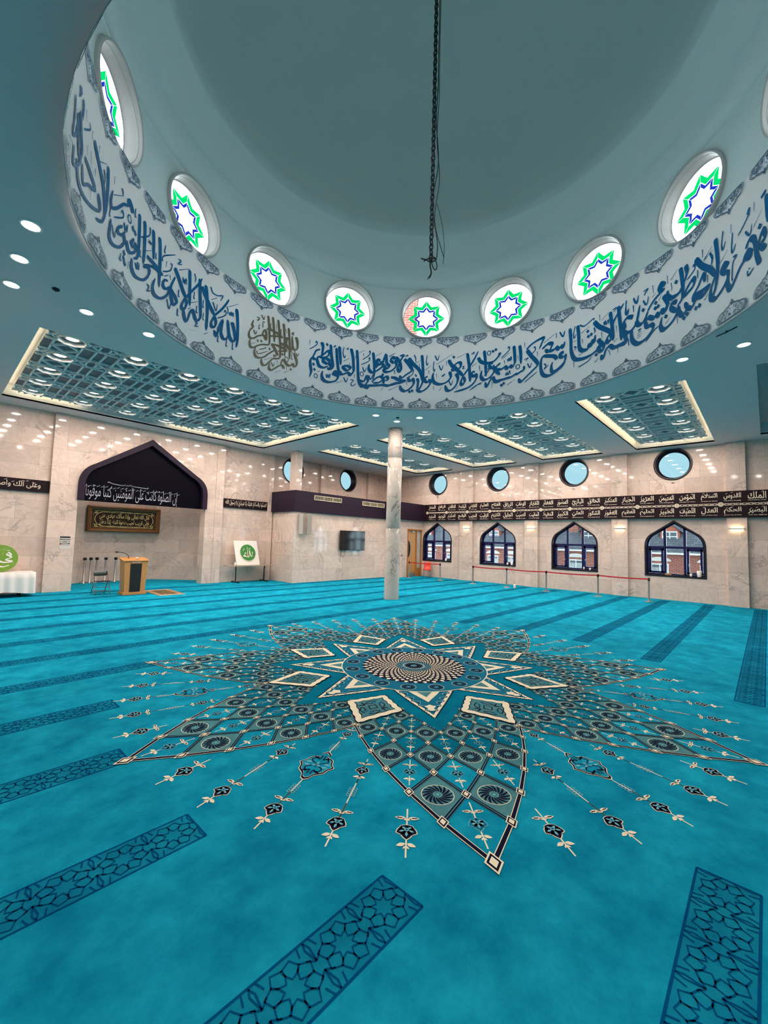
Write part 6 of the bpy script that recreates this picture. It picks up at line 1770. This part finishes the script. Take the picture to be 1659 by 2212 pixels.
# ================================================================ STREET OUTSIDE
M_BRICK = bpy.data.materials.new('red_brick'); M_BRICK.use_nodes = True
N_, L_ = M_BRICK.node_tree.nodes, M_BRICK.node_tree.links
b_ = N_['Principled BSDF']; b_.inputs['Roughness'].default_value = 0.9
g_ = N_.new('ShaderNodeNewGeometry'); s_ = N_.new('ShaderNodeSeparateXYZ'); c_ = N_.new('ShaderNodeCombineXYZ')
L_.new(g_.outputs['Position'], s_.inputs[0]); L_.new(s_.outputs['Y'], c_.inputs[0]); L_.new(s_.outputs['Z'], c_.inputs[1])
k_ = N_.new('ShaderNodeTexBrick'); L_.new(c_.outputs[0], k_.inputs['Vector'])
k_.inputs['Scale'].default_value = 1.0; k_.inputs['Brick Width'].default_value = 0.24; k_.inputs['Row Height'].default_value = 0.08; k_.inputs['Mortar Size'].default_value = 0.008
k_.inputs['Color1'].default_value = (*lin((150, 70, 54)), 1); k_.inputs['Color2'].default_value = (*lin((120, 52, 44)), 1); k_.inputs['Mortar'].default_value = (*lin((176, 160, 146)), 1)
L_.new(k_.outputs[0], b_.inputs['Base Color'])
M_SLATE = bpy.data.materials.new('slate'); M_SLATE.use_nodes = True
N_, L_ = M_SLATE.node_tree.nodes, M_SLATE.node_tree.links
b_ = N_['Principled BSDF']; b_.inputs['Roughness'].default_value = 0.7
g_ = N_.new('ShaderNodeNewGeometry'); s_ = N_.new('ShaderNodeSeparateXYZ'); c_ = N_.new('ShaderNodeCombineXYZ')
L_.new(g_.outputs['Position'], s_.inputs[0]); L_.new(s_.outputs['Y'], c_.inputs[0]); L_.new(s_.outputs['Z'], c_.inputs[1])
k_ = N_.new('ShaderNodeTexBrick'); L_.new(c_.outputs[0], k_.inputs['Vector'])
k_.inputs['Scale'].default_value = 1.0; k_.inputs['Brick Width'].default_value = 0.3; k_.inputs['Row Height'].default_value = 0.15; k_.inputs['Mortar Size'].default_value = 0.012
k_.inputs['Color1'].default_value = (*lin((104, 108, 116)), 1); k_.inputs['Color2'].default_value = (*lin((82, 88, 98)), 1); k_.inputs['Mortar'].default_value = (*lin((56, 60, 68)), 1)
L_.new(k_.outputs[0], b_.inputs['Base Color'])
M_STONE = mat('pale_stone', (206, 202, 194), 0.8)
M_UPVC = mat('white_upvc', (222, 224, 224), 0.4)
M_PANED = mat('dark_house_glass', (84, 92, 98), 0.1)
M_TERRA = mat('terracotta', (172, 92, 72), 0.8)
GZ = -4.0
struct(MB().box(20.8, 60, -30, 45, GZ - 0.2, GZ).build('ground', mat('asphalt', (110, 112, 114), 0.9)))

def house(y0, y1, label, dormers, wins, chim):
    yc = (y0 + y1) / 2
    h = thing('brick_house', (32.0, yc, GZ), label, 'house', 'brick houses across the street')
    ev = 1.86 - GZ; rg_ = 5.2 - GZ
    hw = (y1 - y0) / 2 - 0.02
    MB().box(0, 8, -hw, hw, 0, ev).build('wall', M_BRICK, h)
    mb = MB()
    mb.add([(-0.25, -hw + 0.01, ev - 0.08), (-0.25, hw, ev - 0.08), (4.0, hw, rg_), (4.0, -hw, rg_), (8.25, -hw, ev - 0.08), (8.25, hw, ev - 0.08)], [(0, 1, 2, 3), (3, 2, 5, 4), (0, 3, 4), (1, 5, 2)])
    mb.build('roof', M_SLATE, h)
    MB().box(-0.34, -0.22, -hw + 0.03, hw - 0.03, ev - 0.16, ev - 0.05).build('gutter', M_UPVC, h)
    for dy in dormers:
        u = dy - yc
        z0, z1 = 2.22 - GZ, 3.22 - GZ
        mb = MB()
        mb.box(0.95, 3.2, u - 0.52, u + 0.52, z0 - 0.1, z1)
        mb.add([(0.90, u - 0.55, z1), (0.90, u + 0.55, z1), (0.90, u, z1 + 0.48), (3.4, u - 0.55, z1), (3.4, u + 0.55, z1), (3.4, u, z1 + 0.48)], [(0, 1, 2), (3, 5, 4)])
        d = mb.build('dormer', M_TERRA, h)
        mb = MB()
        for s in (-1, 1):
            mb.hexa([(0.75, u, z1 + 0.50), (3.5, u, z1 + 0.50), (3.5, u + s * 0.72, z1 - 0.10), (0.75, u + s * 0.72, z1 - 0.10)], [(0.75, u, z1 + 0.58), (3.5, u, z1 + 0.58), (3.5, u + s * 0.72, z1 - 0.02), (0.75, u + s * 0.72, z1 - 0.02)])
        mb.build('dormer_roof', M_SLATE, d)
        mb = MB().box(0.90, 0.97, u - 0.42, u + 0.42, z0, z1 - 0.02)
        w_ = mb.build('window', M_UPVC, h)
        mb = MB()
        for a in (-0.37, 0.03):
            for q in range(3): mb.box(0.885, 0.905, u + a, u + a + 0.34, z0 + 0.06 + 0.30 * q, z0 + 0.30 + 0.30 * q)
        mb.build('pane', M_PANED, w_)
    for wy in wins:
        u = wy - yc
        zt, zb = 1.25 - GZ, -0.6 - GZ
        arc = [(u - 0.62, zt), (u + 0.62, zt)] + [(u + 0.62 * cos(a), zt + 0.28 * sin(a)) for a in [pi * q / 12 for q in range(1, 12)]]
        MB().plate([arc], lambda a, b, t: (t, a, b), -0.05, 0.02).build('arch_lintel', M_STONE, h)
        w_ = MB().box(-0.02, 0.06, u - 0.48, u + 0.48, zb, zt - 0.16).build('window', M_UPVC, h)
        mb = MB()
        for a in (-0.42, 0.03): mb.box(-0.03, -0.015, u + a, u + a + 0.39, zb + 0.1, zt - 0.24)
        mb.build('pane', M_PANED, w_)
        mb = MB()
        for q in range(12): mb.box(-0.034, -0.031, u - 0.40 + 0.068 * q, u - 0.372 + 0.068 * q, zb + 0.12, zt - 0.40)
        mb.build('curtain', M_UPVC, w_)
        MB().box(-0.1, 0.02, u - 0.58, u + 0.58, zb - 0.12, zb).build('sill', M_STONE, h)
    for cy in chim:
        u = cy - yc
        MB().box(1.4, 2.3, u - 0.42, u + 0.42, 2.3 - GZ, 5.6 - GZ).box(1.35, 2.35, u - 0.47, u + 0.47, 5.3 - GZ, 5.45 - GZ).build('chimney', M_BRICK, h)
        MB().lathe([(0.14, 5.6 - GZ), (0.11, 6.1 - GZ), (0.0005, 6.1 - GZ)], 14, (1.85, u, 0)).build('chimney_pot', M_TERRA, h)
house(1.6, 7.4, 'brick house seen through the nearest arched window', [4.72], [5.15, 2.6], [])
house(7.4, 13.2, 'brick house seen through the second arched window', [9.72], [10.3, 12.2], [11.0])
house(13.2, 19.4, 'brick house seen through the third arched window', [17.3], [16.9, 15.3], [16.0])
house(19.4, 26.0, 'brick house seen through the farthest arched window', [24.4], [21.0, 23.2, 24.9], [20.0])
mt = thing('brick_tower', (13.85, 11.72, 0), 'pinkish brick tower seen through the front dome window', 'tower', rz=radians(40.3))
MB().box(-0.5, 0.5, -0.5, 0.55, 6.9, 12.9).build('shaft', M_BRICK, mt)
MB().hexa([(-0.55, -0.55, 12.9), (0.55, -0.55, 12.9), (0.55, 0.6, 12.9), (-0.55, 0.6, 12.9)], [(-0.05, -0.05, 15.2), (0.05, -0.05, 15.2), (0.05, 0.05, 15.2), (-0.05, 0.05, 15.2)]).build('cap', M_SLATE, mt)
# roof deck that carries the tower and closes the hall from above
struct(MB().box(9.9, 20.7, 10.7, 18.3, 6.72, 6.9).build('roof_deck', M_WHITE))
